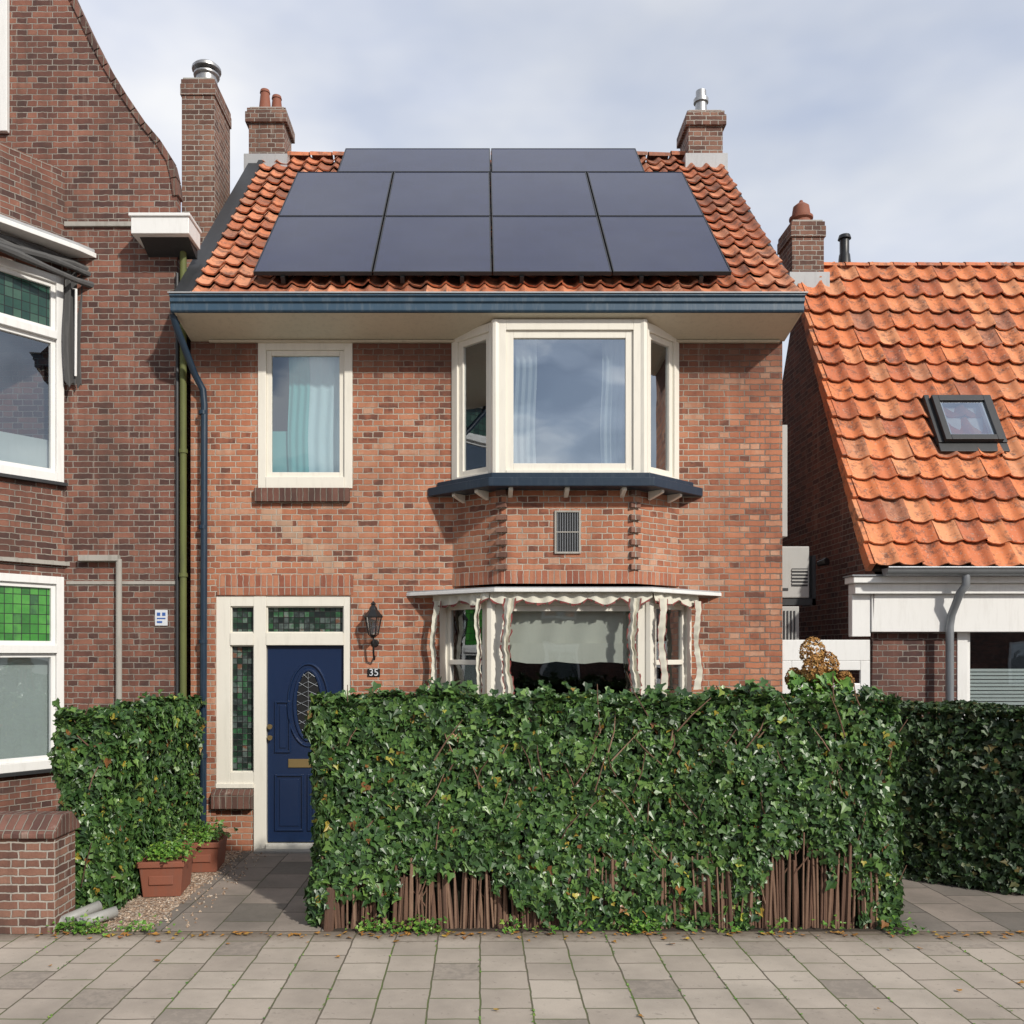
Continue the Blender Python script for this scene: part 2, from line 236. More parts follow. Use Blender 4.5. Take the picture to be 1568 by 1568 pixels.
# ------------------------------------------------------------------ mesh builder
def empty(name):
    e=bpy.data.objects.new(name,None); COL.objects.link(e); e.empty_display_size=0.3; return e
class B:
    def __init__(s,name,mat,parent=None,bevel=0.0,smooth=False):
        s.name=name;s.mat=M[mat];s.parent=parent;s.v=[];s.f=[];s.uv=[];s.M=Matrix.Identity(4);s.bevel=bevel;s.smooth=smooth
    def add(s,vs,fs,uvs=None):
        o=len(s.v); s.v+= [tuple(s.M@Vector(p)) for p in vs]
        for i,f in enumerate(fs):
            s.f.append([o+k for k in f]); s.uv.append(uvs[i] if uvs else None)
    def box(s,x0,x1,y0,y1,z0,z1):
        if x0>x1:x0,x1=x1,x0
        if y0>y1:y0,y1=y1,y0
        if z0>z1:z0,z1=z1,z0
        vs=[(x0,y0,z0),(x1,y0,z0),(x1,y1,z0),(x0,y1,z0),(x0,y0,z1),(x1,y0,z1),(x1,y1,z1),(x0,y1,z1)]
        s.add(vs,[(0,3,2,1),(4,5,6,7),(0,1,5,4),(1,2,6,5),(2,3,7,6),(3,0,4,7)])
    def quad(s,*p): s.add(p,[tuple(range(len(p)))])
    def prism(s,poly,z0,z1): # xy poly ccw
        n=len(poly); vs=[(p[0],p[1],z0) for p in poly]+[(p[0],p[1],z1) for p in poly]
        s.add(vs,[tuple(range(n))[::-1],tuple(range(n,2*n))]+[(i,(i+1)%n,n+(i+1)%n,n+i) for i in range(n)])
    def prismx(s,poly,x0,x1): # yz poly
        n=len(poly); vs=[(x0,p[0],p[1]) for p in poly]+[(x1,p[0],p[1]) for p in poly]
        s.add(vs,[tuple(range(n))[::-1],tuple(range(n,2*n))]+[(i,(i+1)%n,n+(i+1)%n,n+i) for i in range(n)])
    def prismy(s,poly,y0,y1):
        n=len(poly); vs=[(p[0],y0,p[1]) for p in poly]+[(p[0],y1,p[1]) for p in poly]
        s.add(vs,[tuple(range(n)),tuple(range(n,2*n))[::-1]]+[(i,n+i,n+(i+1)%n,(i+1)%n) for i in range(n)])
    def tube(s,pts,r,n=12,cap=True):
        pts=[Vector(p) for p in pts]; rs=r if hasattr(r,'__len__') else [r]*len(pts)
        vs=[];fs=[]
        ref=None
        for i,p in enumerate(pts):
            d=(pts[min(i+1,len(pts)-1)]-pts[max(i-1,0)]).normalized()
            a=d.cross(Vector((0,0,1)) if abs(d.z)<0.9 else Vector((0,1,0))).normalized() if ref is None else (ref-d*ref.dot(d)).normalized()
            ref=a; b_=d.cross(a)
            for k in range(n):
                t=2*math.pi*k/n; vs.append(tuple(p+(a*math.cos(t)+b_*math.sin(t))*rs[i]))
        for i in range(len(pts)-1):
            for k in range(n): fs.append((i*n+k,i*n+(k+1)%n,(i+1)*n+(k+1)%n,(i+1)*n+k))
        if cap: fs+= [tuple(range(n)),tuple(range((len(pts)-1)*n,len(pts)*n))[::-1]]
        s.add(vs,fs)
    def done(s):
        me=bpy.data.meshes.new(s.name); me.from_pydata(s.v,[],s.f); 
        uvl=me.uv_layers.new(name='UVMap')
        me.update()
        for pi,pl in enumerate(me.polygons):
            n=pl.normal; cu=s.uv[pi]
            for k,li in enumerate(pl.loop_indices):
                if cu: uvl.data[li].uv=cu[k]; continue
                co=me.vertices[me.loops[li].vertex_index].co
                if abs(n.z)>0.8: uvl.data[li].uv=(co.x,co.y)
                else:
                    l=math.hypot(n.x,n.y); 
                    if l<1e-6: uvl.data[li].uv=(co.x,co.y); continue
                    tx,ty=-n.y/l,n.x/l
                    uvl.data[li].uv=(co.x*tx+co.y*ty, co.z/ (l if l>0.05 else 1))
        bm=bmesh.new(); bm.from_mesh(me)
        if not getattr(s,'norecalc',False): bmesh.ops.recalc_face_normals(bm,faces=bm.faces)
        bm.to_mesh(me); bm.free()
        me.materials.append(s.mat)
        if s.smooth:
            for pl in me.polygons: pl.use_smooth=True
            try: me.set_sharp_from_angle(angle=math.radians(40))
            except Exception: pass
        ob=bpy.data.objects.new(s.name,me); COL.objects.link(ob)
        if s.parent: ob.parent=s.parent
        if s.bevel>0:
            md=ob.modifiers.new('bevel','BEVEL'); md.width=s.bevel; md.segments=2; md.limit_method='ANGLE'
        return ob
def frameM(p0,p1):
    d=Vector((p1[0]-p0[0],p1[1]-p0[1],0)); L=d.length; d.normalize()
    return Matrix(((d.x,-d.y,0,p0[0]),(d.y,d.x,0,p0[1]),(0,0,1,0),(0,0,0,1))),L
def wall(b,x0,x1,z0,z1,holes,reveal=0.12,thick=0.3):
    xs=sorted({x0,x1}|{h[0] for h in holes}|{h[1] for h in holes}); zs=sorted({z0,z1}|{h[2] for h in holes}|{h[3] for h in holes})
    for i in range(len(xs)-1):
        for j in range(len(zs)-1):
            cx=(xs[i]+xs[i+1])/2; cz=(zs[j]+zs[j+1])/2
            if any(h[0]<cx<h[1] and h[2]<cz<h[3] for h in holes): continue
            b.quad((xs[i],0,zs[j]),(xs[i+1],0,zs[j]),(xs[i+1],0,zs[j+1]),(xs[i],0,zs[j+1]))
    for h in holes:
        a,c,d,e=h; r=reveal
        b.quad((a,0,d),(a,r,d),(a,r,e),(a,0,e)); b.quad((c,0,d),(c,0,e),(c,r,e),(c,r,d))
        b.quad((a,0,e),(a,r,e),(c,r,e),(c,0,e)); b.quad((a,0,d),(c,0,d),(c,r,d),(a,r,d))
def win(fr,gl,x0,x1,z0,z1,y=0.02,fw=0.07,sw=0.045,fd=0.09,bot=None,sash=True):
    """casement: outer frame + sash + pane, local coords"""
    bot=fw if bot is None else bot
    fr.box(x0,x0+fw,y,y+fd,z0,z1); fr.box(x1-fw,x1,y,y+fd,z0,z1)
    fr.box(x0+fw,x1-fw,y,y+fd,z1-fw,z1); fr.box(x0+fw,x1-fw,y-0.008,y+fd,z0,z0+bot)
    a,c,d,e=x0+fw,x1-fw,z0+bot,z1-fw
    if sash:
        ys=y+0.025; ye=y+0.07
        fr.box(a,a+sw,ys,ye,d,e); fr.box(c-sw,c,ys,ye,d,e); fr.box(a+sw,c-sw,ys,ye,e-sw,e); fr.box(a+sw,c-sw,ys,ye,d,d+sw)
        a+=sw;c-=sw;d+=sw;e-=sw
    gl.quad((a,y+0.05,d),(c,y+0.05,d),(c,y+0.05,e),(a,y+0.05,e))
    return a,c,d,e
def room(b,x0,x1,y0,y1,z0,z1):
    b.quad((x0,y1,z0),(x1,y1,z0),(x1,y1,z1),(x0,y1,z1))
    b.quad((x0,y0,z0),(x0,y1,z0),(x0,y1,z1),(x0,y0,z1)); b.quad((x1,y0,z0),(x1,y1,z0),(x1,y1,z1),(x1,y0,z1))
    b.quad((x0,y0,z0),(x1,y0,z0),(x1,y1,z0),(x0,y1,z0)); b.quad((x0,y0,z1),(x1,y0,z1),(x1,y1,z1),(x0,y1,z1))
def drape(b,x0,x1,z0,z1,y,amp=0.02,waves=5,nz=10,ph=0.0,bottomwave=0.0):
    n=waves*8; vs=[];fs=[]
    for j in range(nz+1):
        t=j/nz
        for i in range(n+1):
            s=i/n; zz=z1+(z0-z1)*t - bottomwave*t*abs(math.sin(math.pi*s*2.5))
            vs.append((x0+(x1-x0)*s+0.01*math.sin(7*t+ph), y+amp*math.sin(2*math.pi*waves*s+ph+1.5*t), zz))
    for j in range(nz):
        for i in range(n):
            a=j*(n+1)+i; fs.append((a,a+1,a+n+2,a+n+1))
    b.add(vs,fs)

class Slope:
    def __init__(s,yb,zb,yt,zt):
        s.o=Vector((0,yb,zb)); d=Vector((0,yt-yb,zt-zb)); s.L=d.length; s.d=d.normalized(); s.n=Vector((0,-s.d.z,s.d.y))
        if s.n.z<0: s.n=-s.n
        s.M=Matrix(((1,0,0,0),(0,s.d.y,s.n.y,s.o.y),(0,s.d.z,s.n.z,s.o.z),(0,0,0,1)))
def pantiles(name,mat,parent,sl,x0,x1,nc,nr,skip=None,seed=1,amp=1.0):
    R=random.Random(seed); b=B(name,mat,parent,smooth=True); b.norecalc=True; b.M=sl.M
    w=(x1-x0)/nc; h=sl.L/nr; K=10
    for r in range(nr):
        for c in range(nc):
            j=R.uniform(-0.010,0.010)*amp; jt=R.uniform(-0.016,0.016); lift=0.052*amp+j; tw=R.uniform(-0.009,0.009)
            vs=[]
            for (t,hh) in ((r*h+jt-0.012,lift-0.018),(r*h+jt-0.012,lift),(r*h+jt+h*0.5,lift*0.55),((r+1)*h+0.03,0.0)):
                for k in range(K+1):
                    s_=k/K; pr=(0.026*math.cos(2*math.pi*s_)+0.008*math.cos(4*math.pi*s_+0.6))*amp
                    vs.append((x0+(c+s_*1.03)*w, t, hh+pr+tw*s_+(0.006*s_)))
            fs=[]
            for q in range(3):
                for k in range(K): a=q*(K+1)+k; fs.append((a,a+1,a+K+2,a+K+1))
            b.add(vs,fs)
    ob=b.done(); return ob

# ================================================================== MAIN HOUSE
H=empty('brick_house')
xl,xr=X(292),X(1198)
W_win=(X(395),X(540),Z(748),5.40)
door_h=(X(330),X(537),-0.0,Z(912))
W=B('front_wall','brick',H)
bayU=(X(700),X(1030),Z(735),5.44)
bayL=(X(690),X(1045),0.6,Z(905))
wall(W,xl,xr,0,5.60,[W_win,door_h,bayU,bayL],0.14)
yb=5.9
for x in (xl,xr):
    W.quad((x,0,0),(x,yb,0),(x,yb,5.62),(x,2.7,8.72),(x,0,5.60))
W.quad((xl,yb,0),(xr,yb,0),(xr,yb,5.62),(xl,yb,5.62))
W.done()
S=B('soldier_course','brick_sold',H); S.box(X(333),X(541),-0.004,0.05,Z(911),Z(881)); S.done()
fr=B('window_frames','white',H,bevel=0.004); gl=B('window_glazing','glassmid',H); rm=B('interior','room',H)
st=B('leaded_glass','stain',H)
a=win(fr,gl,W_win[0]+0.002,W_win[1]-0.002,W_win[2],5.385,y=-0.012,fw=0.085,sw=0.055,bot=0.12)
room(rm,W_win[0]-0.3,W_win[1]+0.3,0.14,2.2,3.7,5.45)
cu=B('sky_reflection_drape','skyrefl',H,smooth=True); drape(cu,X(460),X(545),Z(728),Z(535),0.13,0.010,5); cu.done()  # pale drape behind the pane stands in for the sky reflection on its right
cu=B('curtain_teal','curtain',H,smooth=True); cu.box(X(405),X(459),0.155,0.16,Z(728),Z(655)); drape(cu,X(438),X(470),Z(728),Z(535),0.115,0.008,3); cu.done()
sl_=B('brick_sill','brick_sill',H,bevel=0.004); sl_.box(X(391),X(536),-0.06,0.02,Z(769),Z(748)-0.002); sl_.done()
# ---- door
x0,x1=door_h[0]+0.002,door_h[1]-0.002; zt=door_h[3]-0.002
f=fr; y=0.015
xm0,xm1=X(388),X(407); trz0,trz1=Z(988),Z(969)
f.box(x0,x0+0.15,y,y+0.1,Z(1207),zt)
f.box(xm0,xm1+0.0,y-0.004,y+0.1,0.0,zt)
f.box(x1-0.075,x1,y,y+0.1,0.0,zt)
f.box(x0+0.15,xm0,y,y+0.1,zt-0.11,zt); f.box(xm1,x1-0.075,y,y+0.1,zt-0.11,zt)
f.box(x0+0.15,xm0,y-0.01,y+0.1,trz0,trz1); f.box(xm1,x1-0.075,y-0.01,y+0.1,trz0,trz1)
f.box(x0+0.15,xm0,y,y+0.1,Z(1207),Z(1183))
f.box(xm1,x1-0.075,y-0.03,y+0.1,0.0,Z(1293))
f.box(x0,xm0,y-0.02,y,Z(1207),Z(1200))
for (a_,b_,c_,d_) in ((x0+0.15,xm0,Z(1183),trz0),(x0+0.15,xm0,trz1,zt-0.11),(xm1,x1-0.075,trz1,zt-0.11)):
    st.quad((a_,y+0.06,c_),(b_,y+0.06,c_),(b_,y+0.06,d_),(a_,y+0.06,d_))
    for q in ((a_,a_+0.012),(b_-0.012,b_)): f.box(q[0],q[1],y+0.02,y+0.055,c_,d_)
    f.box(a_+0.012,b_-0.012,y+0.02,y+0.055,c_,c_+0.012); f.box(a_+0.012,b_-0.012,y+0.02,y+0.055,d_-0.012,d_)
dw=B('brick_plinth_sidelight','brick',H); dw.box(x0-0.0,xm0-0.003,0.03,0.2,0,Z(1240)); dw.done()
sl_=B('sidelight_brick_sill','brick_sill',H,bevel=0.004); sl_.prismx([(-0.07,Z(1237)),(0.03,Z(1240)),(0.03,Z(1208)),(0.0,Z(1208)),(-0.07,Z(1215))],X(326),xm0-0.004); sl_.done()
dx0,dx1=xm1+0.003,x1-0.078; dz0,dz1=Z(1291),trz0-0.004
d=B('front_door','door',H,bevel=0.004)
yd=y+0.045
d.box(dx0,dx1,yd,yd+0.05,dz0,dz1)
cxd=(dx0+dx1)/2
def mould(x0,x1,z0,z1,t=0.018,w=0.02):
    d.box(x0,x0+w,yd-t,yd-0.0005,z0,z1); d.box(x1-w,x1,yd-t,yd-0.0005,z0,z1); d.box(x0+w,x1-w,yd-t,yd-0.0005,z0,z0+w); d.box(x0+w,x1-w,yd-t,yd-0.0005,z1-w,z1)
    d.box(x0+w+0.03,x1-w-0.03,yd-0.01,yd-0.0005,z0+w+0.03,z1-w-0.03)
mould(dx0+0.08,cxd-0.02,dz0+0.12,dz0+0.72); mould(cxd+0.02,dx1-0.08,dz0+0.12,dz0+0.72)
mould(dx0+0.08,dx0+0.25,dz0+0.95,dz0+1.5); mould(dx1-0.25,dx1-0.08,dz0+0.95,dz0+1.5)
def oval(b,cx,cz,rx,rz,t0,t1,y0,n=40):
    vs=[];fs=[]
    for k in range(n):
        t=2*math.pi*k/n
        for (rr,yy) in ((-t0,y0),(0,y0-0.018),(t1,y0-0.018),(t1+0.01,y0)):
            vs.append((cx+(rx+rr)*math.cos(t),yy,cz+(rz+rr)*math.sin(t)))
    for k in range(n):
        for q in range(3):
            a=k*4+q; c=((k+1)%n)*4+q; fs.append((a,c,c+1,a+1))
    b.add(vs,fs)
oz=Z(1080)-0.0
oval(d,cxd+0.03,oz,0.135,0.36,0.012,0.025,yd)
oval(d,cxd+0.03,oz,0.21,0.43,0.006,0.012,yd)
d.done()
og=B('door_oval_glass','black',H); n=32
og.quad(*[(cxd+0.03+0.125*math.cos(2*math.pi*k/n),yd-0.006,oz+0.35*math.sin(2*math.pi*k/n)) for k in range(n)]); og.done()
ir=B('door_oval_grille','zinc',H)
for k in range(7):
    zz=oz-0.3+k*0.1; rw=0.12*math.sqrt(max(0,1-((zz-oz)/0.36)**2))
    ir.tube([(cxd+0.03-rw,yd-0.014,zz),(cxd+0.03,yd-0.016,zz+0.05),(cxd+0.03+rw,yd-0.014,zz)],0.0035,6)
    ir.tube([(cxd+0.03-rw,yd-0.014,zz+0.04),(cxd+0.03,yd-0.016,zz-0.02),(cxd+0.03+rw,yd-0.014,zz+0.04)],0.0025,6)
ir.tube([(cxd+0.03,yd-0.016,oz-0.34),(cxd+0.03,yd-0.016,oz+0.34)],0.0035,6); ir.done()
hw=B('door_hardware','brass',H,smooth=True)
hw.box(X(440),X(482),yd-0.012,yd-0.001,Z(1176),Z(1163)); 
for vv in (1113,1130): hw.tube([(dx0+0.035,yd,Z(vv)),(dx0+0.035,yd-0.03,Z(vv)),(dx0+0.035,yd-0.05,Z(vv))],[0.02,0.014,0.028],12)
hw.done()
stp=B('door_step','stone',H,bevel=0.01); stp.box(X(392),X(545),-0.12,0.012,0.0,0.035); stp.done()

# ---- upper bay
pU=0.45
UA,UB,UC,UD=(X(690),-0.005),(X(759,-pU),-pU),(X(986,-pU),-pU),(X(1041),-0.005)
zb0,zb1=Z(726,-pU),5.46
frU=B('bay_window_frames','white',H,bevel=0.004); glU=B('bay_window_glass','glass',H); glS=B('bay_side_glass','glassmid',H)
for i,(p,q) in enumerate(((UA,UB),(UB,UC),(UC,UD))):
    Mx,L=frameM(p,q); frU.M=Mx; glU.M=Mx; glS.M=Mx
    if i==1: win(frU,glU,0.0,L,zb0,zb1,y=0.0,fw=0.105,sw=0.075,bot=0.04)
    else: win(frU,glS,0.012,L-0.012,zb0,zb1-0.012,y=0.0,fw=0.085,sw=0.06,bot=0.04)
frU.M=Matrix.Identity(4)
for p in (UB,UC): frU.tube([(p[0],p[1]+0.03,zb0),(p[0],p[1]+0.03,zb1-0.003)],0.045,8)
frU.done(); glU.done(); glS.done()
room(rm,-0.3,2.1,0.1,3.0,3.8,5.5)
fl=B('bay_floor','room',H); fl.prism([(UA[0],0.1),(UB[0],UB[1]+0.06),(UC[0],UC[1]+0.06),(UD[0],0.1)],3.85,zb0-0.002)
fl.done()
cu=B('bay_curtains','blind',H,smooth=True); drape(cu,UB[0]+0.16,UB[0]+0.42,zb0+0.03,zb1-0.1,-0.25,0.018,4); drape(cu,UC[0]-0.40,UC[0]-0.16,zb0+0.03,zb1-0.1,-0.25,0.018,4); cu.done()
def offpoly(off,A=UA,Bp=UB,C=UC,Dp=UD,ext=1.0):
    return [(A[0]-off*ext*1.4,0.0),(A[0]-off*1.4*ext,-0.02),(Bp[0]-off*0.42,Bp[1]-off),(C[0]+off*0.42,C[1]-off),(Dp[0]+off*1.4*ext,-0.02),(Dp[0]+off*1.4*ext,0.0)]
bs=B('bay_sill','bluedark',H,bevel=0.006)
bs.prism(offpoly(0.10),zb0-0.06,zb0-0.003); bs.prism(offpoly(0.17),zb0-0.15,zb0-0.062); bs.done()
br=B('bay_sill_brackets','white',H,bevel=0.004)
for uu in (782,868,955): 
    xx=X(uu,-0.5); br.prismx([(-0.36,zb0-0.15),(-0.56,zb0-0.15),(-0.56,zb0-0.18),(-0.36,zb0-0.24)],xx-0.022,xx+0.022)
for (p,q,s_) in ((UA,UB,1),(UC,UD,1)):
    Mx,L=frameM(p,q); br.M=Mx
    for t in (0.25,0.75):
        br.prismx([(0.05,zb0-0.15),(-0.12,zb0-0.15),(-0.12,zb0-0.18),(0.05,zb0-0.24)],L*t-0.022,L*t+0.022)
br.M=Matrix.Identity(4); br.done()
pb=0.40
BA,BB,BC,BD=(X(693),0.0),(X(768,-pb),-pb),(X(972,-pb),-pb),(X(1040),0.0)
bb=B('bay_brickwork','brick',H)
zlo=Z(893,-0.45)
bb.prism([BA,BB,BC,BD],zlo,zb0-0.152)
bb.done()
tb=B('bay_toothing','brick_ch',H,bevel=0.003)
k=0; z=zlo+0.14
while z<zb0-0.2:
    for (P,sg) in ((BB,-1),(BC,1)):
        tb.M=Matrix.Translation((P[0],P[1],0))@Matrix.Rotation(-sg*math.radians(-22.5),4,'Z')
        if k%2==0: tb.box(-0.055,0.055,-0.026,0.1,z,z+0.055)
    z+=0.0625; k+=1
tb.M=Matrix.Identity(4); tb.done()
sc=B('bay_soldier_course','brick_sold',H); Bo=[(BA[0]-0.004,0.0),(BB[0]-0.002,BB[1]-0.006),(BC[0]+0.002,BC[1]-0.006),(BD[0]+0.004,0.0)]
sc.prism(Bo,zlo,zlo+0.13); sc.done()
vx0,vx1=X(852,-pb),X(886,-pb); vz0,vz1=Z(845,-pb),Z(785,-pb)
vf=B('vent_frame','stone',H,bevel=0.003); yv=-pb
vf.box(vx0-0.02,vx0,yv-0.02,yv+0.01,vz0-0.02,vz1+0.02); vf.box(vx1,vx1+0.02,yv-0.02,yv+0.01,vz0-0.02,vz1+0.02)
vf.box(vx0,vx1,yv-0.02,yv+0.01,vz1,vz1+0.02); vf.box(vx0,vx1,yv-0.02,yv+0.01,vz0-0.02,vz0); vf.box(vx0,vx1,yv-0.015,yv,(vz0+vz1)/2-0.006,(vz0+vz1)/2+0.006); vf.done()
vd=B('vent_grille','black',H); vd.box(vx0,vx1,yv-0.003,yv+0.001,vz0,vz1)
vd.done()
vb=B('vent_bars','zinc',H)
for k in range(9):
    xx=vx0+(k+0.5)*(vx1-vx0)/9; vb.box(xx-0.003,xx+0.003,yv-0.012,yv-0.006,vz0,vz1)
vb.done()
# ---- lower bay
pL=0.55
LA,LB,LC,LD=(X(672),-0.002),(X(752,-pL),-pL),(X(995,-pL),-pL),(X(1060),-0.002)
zc=2.70
cn=B('bay_canopy','white2',H,bevel=0.004)
cp=[(X(622),0.0),(X(628),-0.04),(X(757,-0.7),-0.70),(X(1000,-0.7),-0.70),(X(1098),-0.04),(X(1105),0.0)]
cn.prism(cp,zc,zc+0.035); cn.done()
cl=B('bay_canopy_lead','lead',H); 
cl.prism([(p[0]*0.995+0.005,p[1]*0.97) for p in cp],zc+0.036,zc+0.05); cl.done()
frL=B('lower_bay_frames','white',H,bevel=0.004); glL=B('lower_bay_glass','glasslow',H)
for i,(p,q) in enumerate(((LA,LB),(LB,LC),(LC,LD))):
    Mx,L=frameM(p,q); frL.M=Mx; glL.M=Mx
    if i==1: win(frL,glL,0.0,L,0.85,zc-0.002,y=0.0,fw=0.12,sw=0.06,bot=0.06)
    else:
        win(frL,glL,0.012,L-0.012,0.85,zc-0.012,y=0.0,fw=0.09,sw=0.05,bot=0.06)
        frL.box(0.15,L-0.15,0.02,0.075,1.98,2.03)
frL.M=Matrix.Identity(4)
for p in (LB,LC): frL.tube([(p[0],p[1]+0.03,0.85),(p[0],p[1]+0.03,zc-0.004)],0.06,8)
frL.done(); glL.done()
lb=B('lower_bay_apron','brick',H); lb.prism([LA,LB,LC,LD],0,0.85-0.003); lb.done()
room(rm,-0.5,2.3,0.1,3.0,0.5,2.9)
rm.done()
cb=B('window_cloth','fabric',H,smooth=True)
drape(cb,LB[0]+0.17,LC[0]-0.17,Z(1005,-0.4),zc-0.1,-0.42,0.010,4,12,0.4,0.03); drape(cb,LB[0]+0.2,LC[0]-0.2,Z(1012,-0.4),Z(985,-0.4),-0.44,0.012,1,4,1.0,0.03); cb.done()
va=B('awning_valance','fabric',H,smooth=True); vr=B('awning_trim','redfab',H,smooth=True)
def valance(p,q,z1,h,sc_):
    Mx,L=frameM(p,q); va.M=Mx; vr.M=Mx; n=max(2,int(L/sc_)); st_=14*n
    vs=[];fs=[];vs2=[];fs2=[]
    for i in range(st_+1):
        s_=i/st_*L; d_=h*(0.5+0.5*abs(math.sin(math.pi*s_/L*n)))+0.012*math.sin(s_*23)
        yy=-0.02+0.014*math.sin(s_*41)
        vs+=[(s_,yy,z1),(s_,yy-0.012,z1-d_*0.8)]; vs2+=[(s_,yy-0.013,z1-d_*0.8+0.0),(s_,yy-0.014,z1-d_*0.8-0.018-0.008*math.sin(i*1.3))]
    for i in range(st_):
        a=2*i; fs.append((a,a+2,a+3,a+1))
        if i%5!=4: fs2.append((a,a+2,a+3,a+1))
    va.add(vs,fs); vr.add(vs2,fs2)
oB,oC=(LB[0]-0.01,LB[1]-0.06),(LC[0]+0.01,LC[1]-0.06); oA,oD=(LA[0]-0.04,-0.06),(LD[0]+0.04,-0.06)
for (p,q) in ((oA,oB),(oB,oC),(oC,oD)): valance(p,q,zc-0.003,0.14,0.3)
def strip(p,q,s0,w,z1,z0,seed):
    Mx,L=frameM(p,q); va.M=Mx; vr.M=Mx; R=random.Random(seed); n=40; a1=R.uniform(0,6)
    vs=[];vl=[];vrr=[]
    for j in range(n+1):
        t=j/n; zz=z1+(z0-z1)*t
        o1=0.014*math.sin(7*t+a1)+0.008*math.sin(19*t+a1*2)+0.005*math.sin(61*t); o2=0.016*math.sin(5*t+a1+1)+0.008*math.sin(25*t)+0.005*math.sin(57*t+2)
        ww=w*(1-0.3*math.sin(math.pi*t))
        xa=s0+o1; xb=s0+ww+o2; ym=-0.05+0.012*math.sin(11*t+a1)
        vs+=[(xa,ym,zz),((xa*2+xb)/3,ym-0.035,zz),((xa+2*xb)/3,ym+0.015,zz),(xb,ym-0.015,zz)]
        tw_=0.010+0.005*math.sin(j*1.1)
        vl+=[(xa-tw_,ym-0.004,zz),(xa+0.001,ym-0.004,zz)]; vrr+=[(xb-0.001,ym-0.02,zz),(xb+tw_,ym-0.02,zz)]
    va.add(vs,[(4*j+k,4*j+k+1,4*j+k+5,4*j+k+4) for j in range(n) for k in range(3)])
    for l in (vl,vrr): vr.add(l,[(2*j,2*j+1,2*j+3,2*j+2) for j in range(n) if j%6!=5])
strip(oA,oB,0.01,0.12,zc-0.06,Z(1060),1)
strip(oB,oC,0.13,0.10,zc-0.06,Z(1070),4)
LBC=math.dist(oB,oC); LCD=math.dist(oC,oD)
strip(oB,oC,LBC-0.23,0.10,zc-0.06,Z(1065),7); strip(oC,oD,0.05,0.12,zc-0.06,Z(1065),9); strip(oC,oD,LCD-0.13,0.11,zc-0.06,Z(1055),11)
strip(oA,oB,math.dist(oA,oB)-0.13,0.07,zc-0.06,Z(1065),12)
va.M=vr.M=Matrix.Identity(4); va.done(); vr.done()
fr.done(); gl.done(); st.done()

# ---- eaves
gx0,gx1=-3.05,3.215
so=B('eaves_soffit','soffit',H); so.quad((gx0+0.03,0.0,5.392),(gx1-0.03,0.0,5.392),(gx1-0.02,-0.53,5.492),(gx0+0.02,-0.53,5.492))
so.prismx([(0.0,5.392),(-0.53,5.492),(-0.53,5.6),(0.0,5.6)],gx0+0.0,gx0+0.03); so.prismx([(0.0,5.392),(-0.53,5.492),(-0.53,5.6),(0.0,5.6)],gx1-0.03,gx1)
so.box(gx0+0.2,gx1-0.06,-0.05,-0.003,5.372,5.392)
so.done()
gt=B('blue_box_gutter','blue',H,bevel=0.004)
gt.prismx([(-0.50,5.495),(-0.545,5.495),(-0.56,5.51),(-0.56,5.575),(-0.58,5.59),(-0.58,5.63),(-0.60,5.64),(-0.60,5.66),(-0.50,5.66)],gx0-0.03,gx1+0.01)
for xx,x2 in ((gx0-0.03,gx0-0.002),(gx1+0.002,gx1+0.03)):
    gt.box(xx,x2,-0.50,0.02,5.51,5.655)
gt.done()
gz=B('gutter_zinc_lip','lead',H); gz.box(gx0-0.04,gx1+0.03,-0.612,-0.50,5.662,5.674); gz.done()
SL=Slope(-0.47,5.66,2.7,8.80)
pantiles('roof_pantiles','tile',H,SL,-2.90,3.20,31,17,amp=0.85)
un=B('roof_deck','undertile',H); un.M=SL.M; un.box(-3.05,3.18,0,SL.L,-0.10,-0.035); un.M=Matrix.Identity(4)
un.quad((-3.05,2.7,8.72),(3.19,2.7,8.72),(3.19,5.95,5.6),(-3.05,5.95,5.6)); un.done()
vg=B('roof_verge','darkgrey',H); vg.M=SL.M; vg.box(-3.09,-2.96,-0.02,SL.L,-0.08,0.03); vg.box(-2.955,-2.89,-0.02,SL.L,-0.03,0.06); vg.box(3.19,3.225,0,SL.L,-0.10,0.03); vg.done()
rd=B('ridge_tiles','tile',H,smooth=True)
for k in range(18):
    xx=-2.6+k*0.305
    if xx>2.75: break
    vs=[];n=8
    for xs_,rr in ((xx,0.105),(xx+0.29,0.095)):
        for q in range(n+1):
            t=math.pi*q/n; vs.append((xs_,2.72-rr*math.cos(t),8.81+rr*math.sin(t)*0.9+0.01*math.sin(k*3.1)))
    rd.add(vs,[(q,q+1,n+2+q,n+1+q) for q in range(n)])
rd.done()
# solar panels
SP=B('solar_panels','solar',H); SF=B('solar_panel_frames','black',H,bevel=0.0)
SP.M=SF.M=SL.M
def panel(x0,x1,t0,t1,h=0.13):
    g=0.008; x0+=g;x1-=g;t0+=g;t1-=g; w=0.012
    tl=random.uniform(-0.004,0.004)
    SP.add([(x0+w,t0+w,h+0.036),(x1-w,t0+w,h+0.036+tl),(x1-w,t1-w,h+0.036),(x0+w,t1-w,h+0.036)],[(0,1,2,3)],[[(x0,t0),(x1,t0),(x1,t1),(x0,t1)]])
    SF.box(x0,x0+w,t0,t1,h,h+0.04); SF.box(x1-w,x1,t0,t1,h,h+0.04); SF.box(x0+w,x1-w,t0,t0+w,h,h+0.04); SF.box(x0+w,x1-w,t1-w,t1,h,h+0.04)
    SF.box(x0+w,x1-w,t0+w,t1-w,h,h+0.02)
px0=-2.30; pw=1.213
tt=[0.24,1.82,3.37,4.34]
for r in range(2):
    for c in range(4): panel(px0+c*pw,px0+(c+1)*pw,tt[r],tt[r+1])
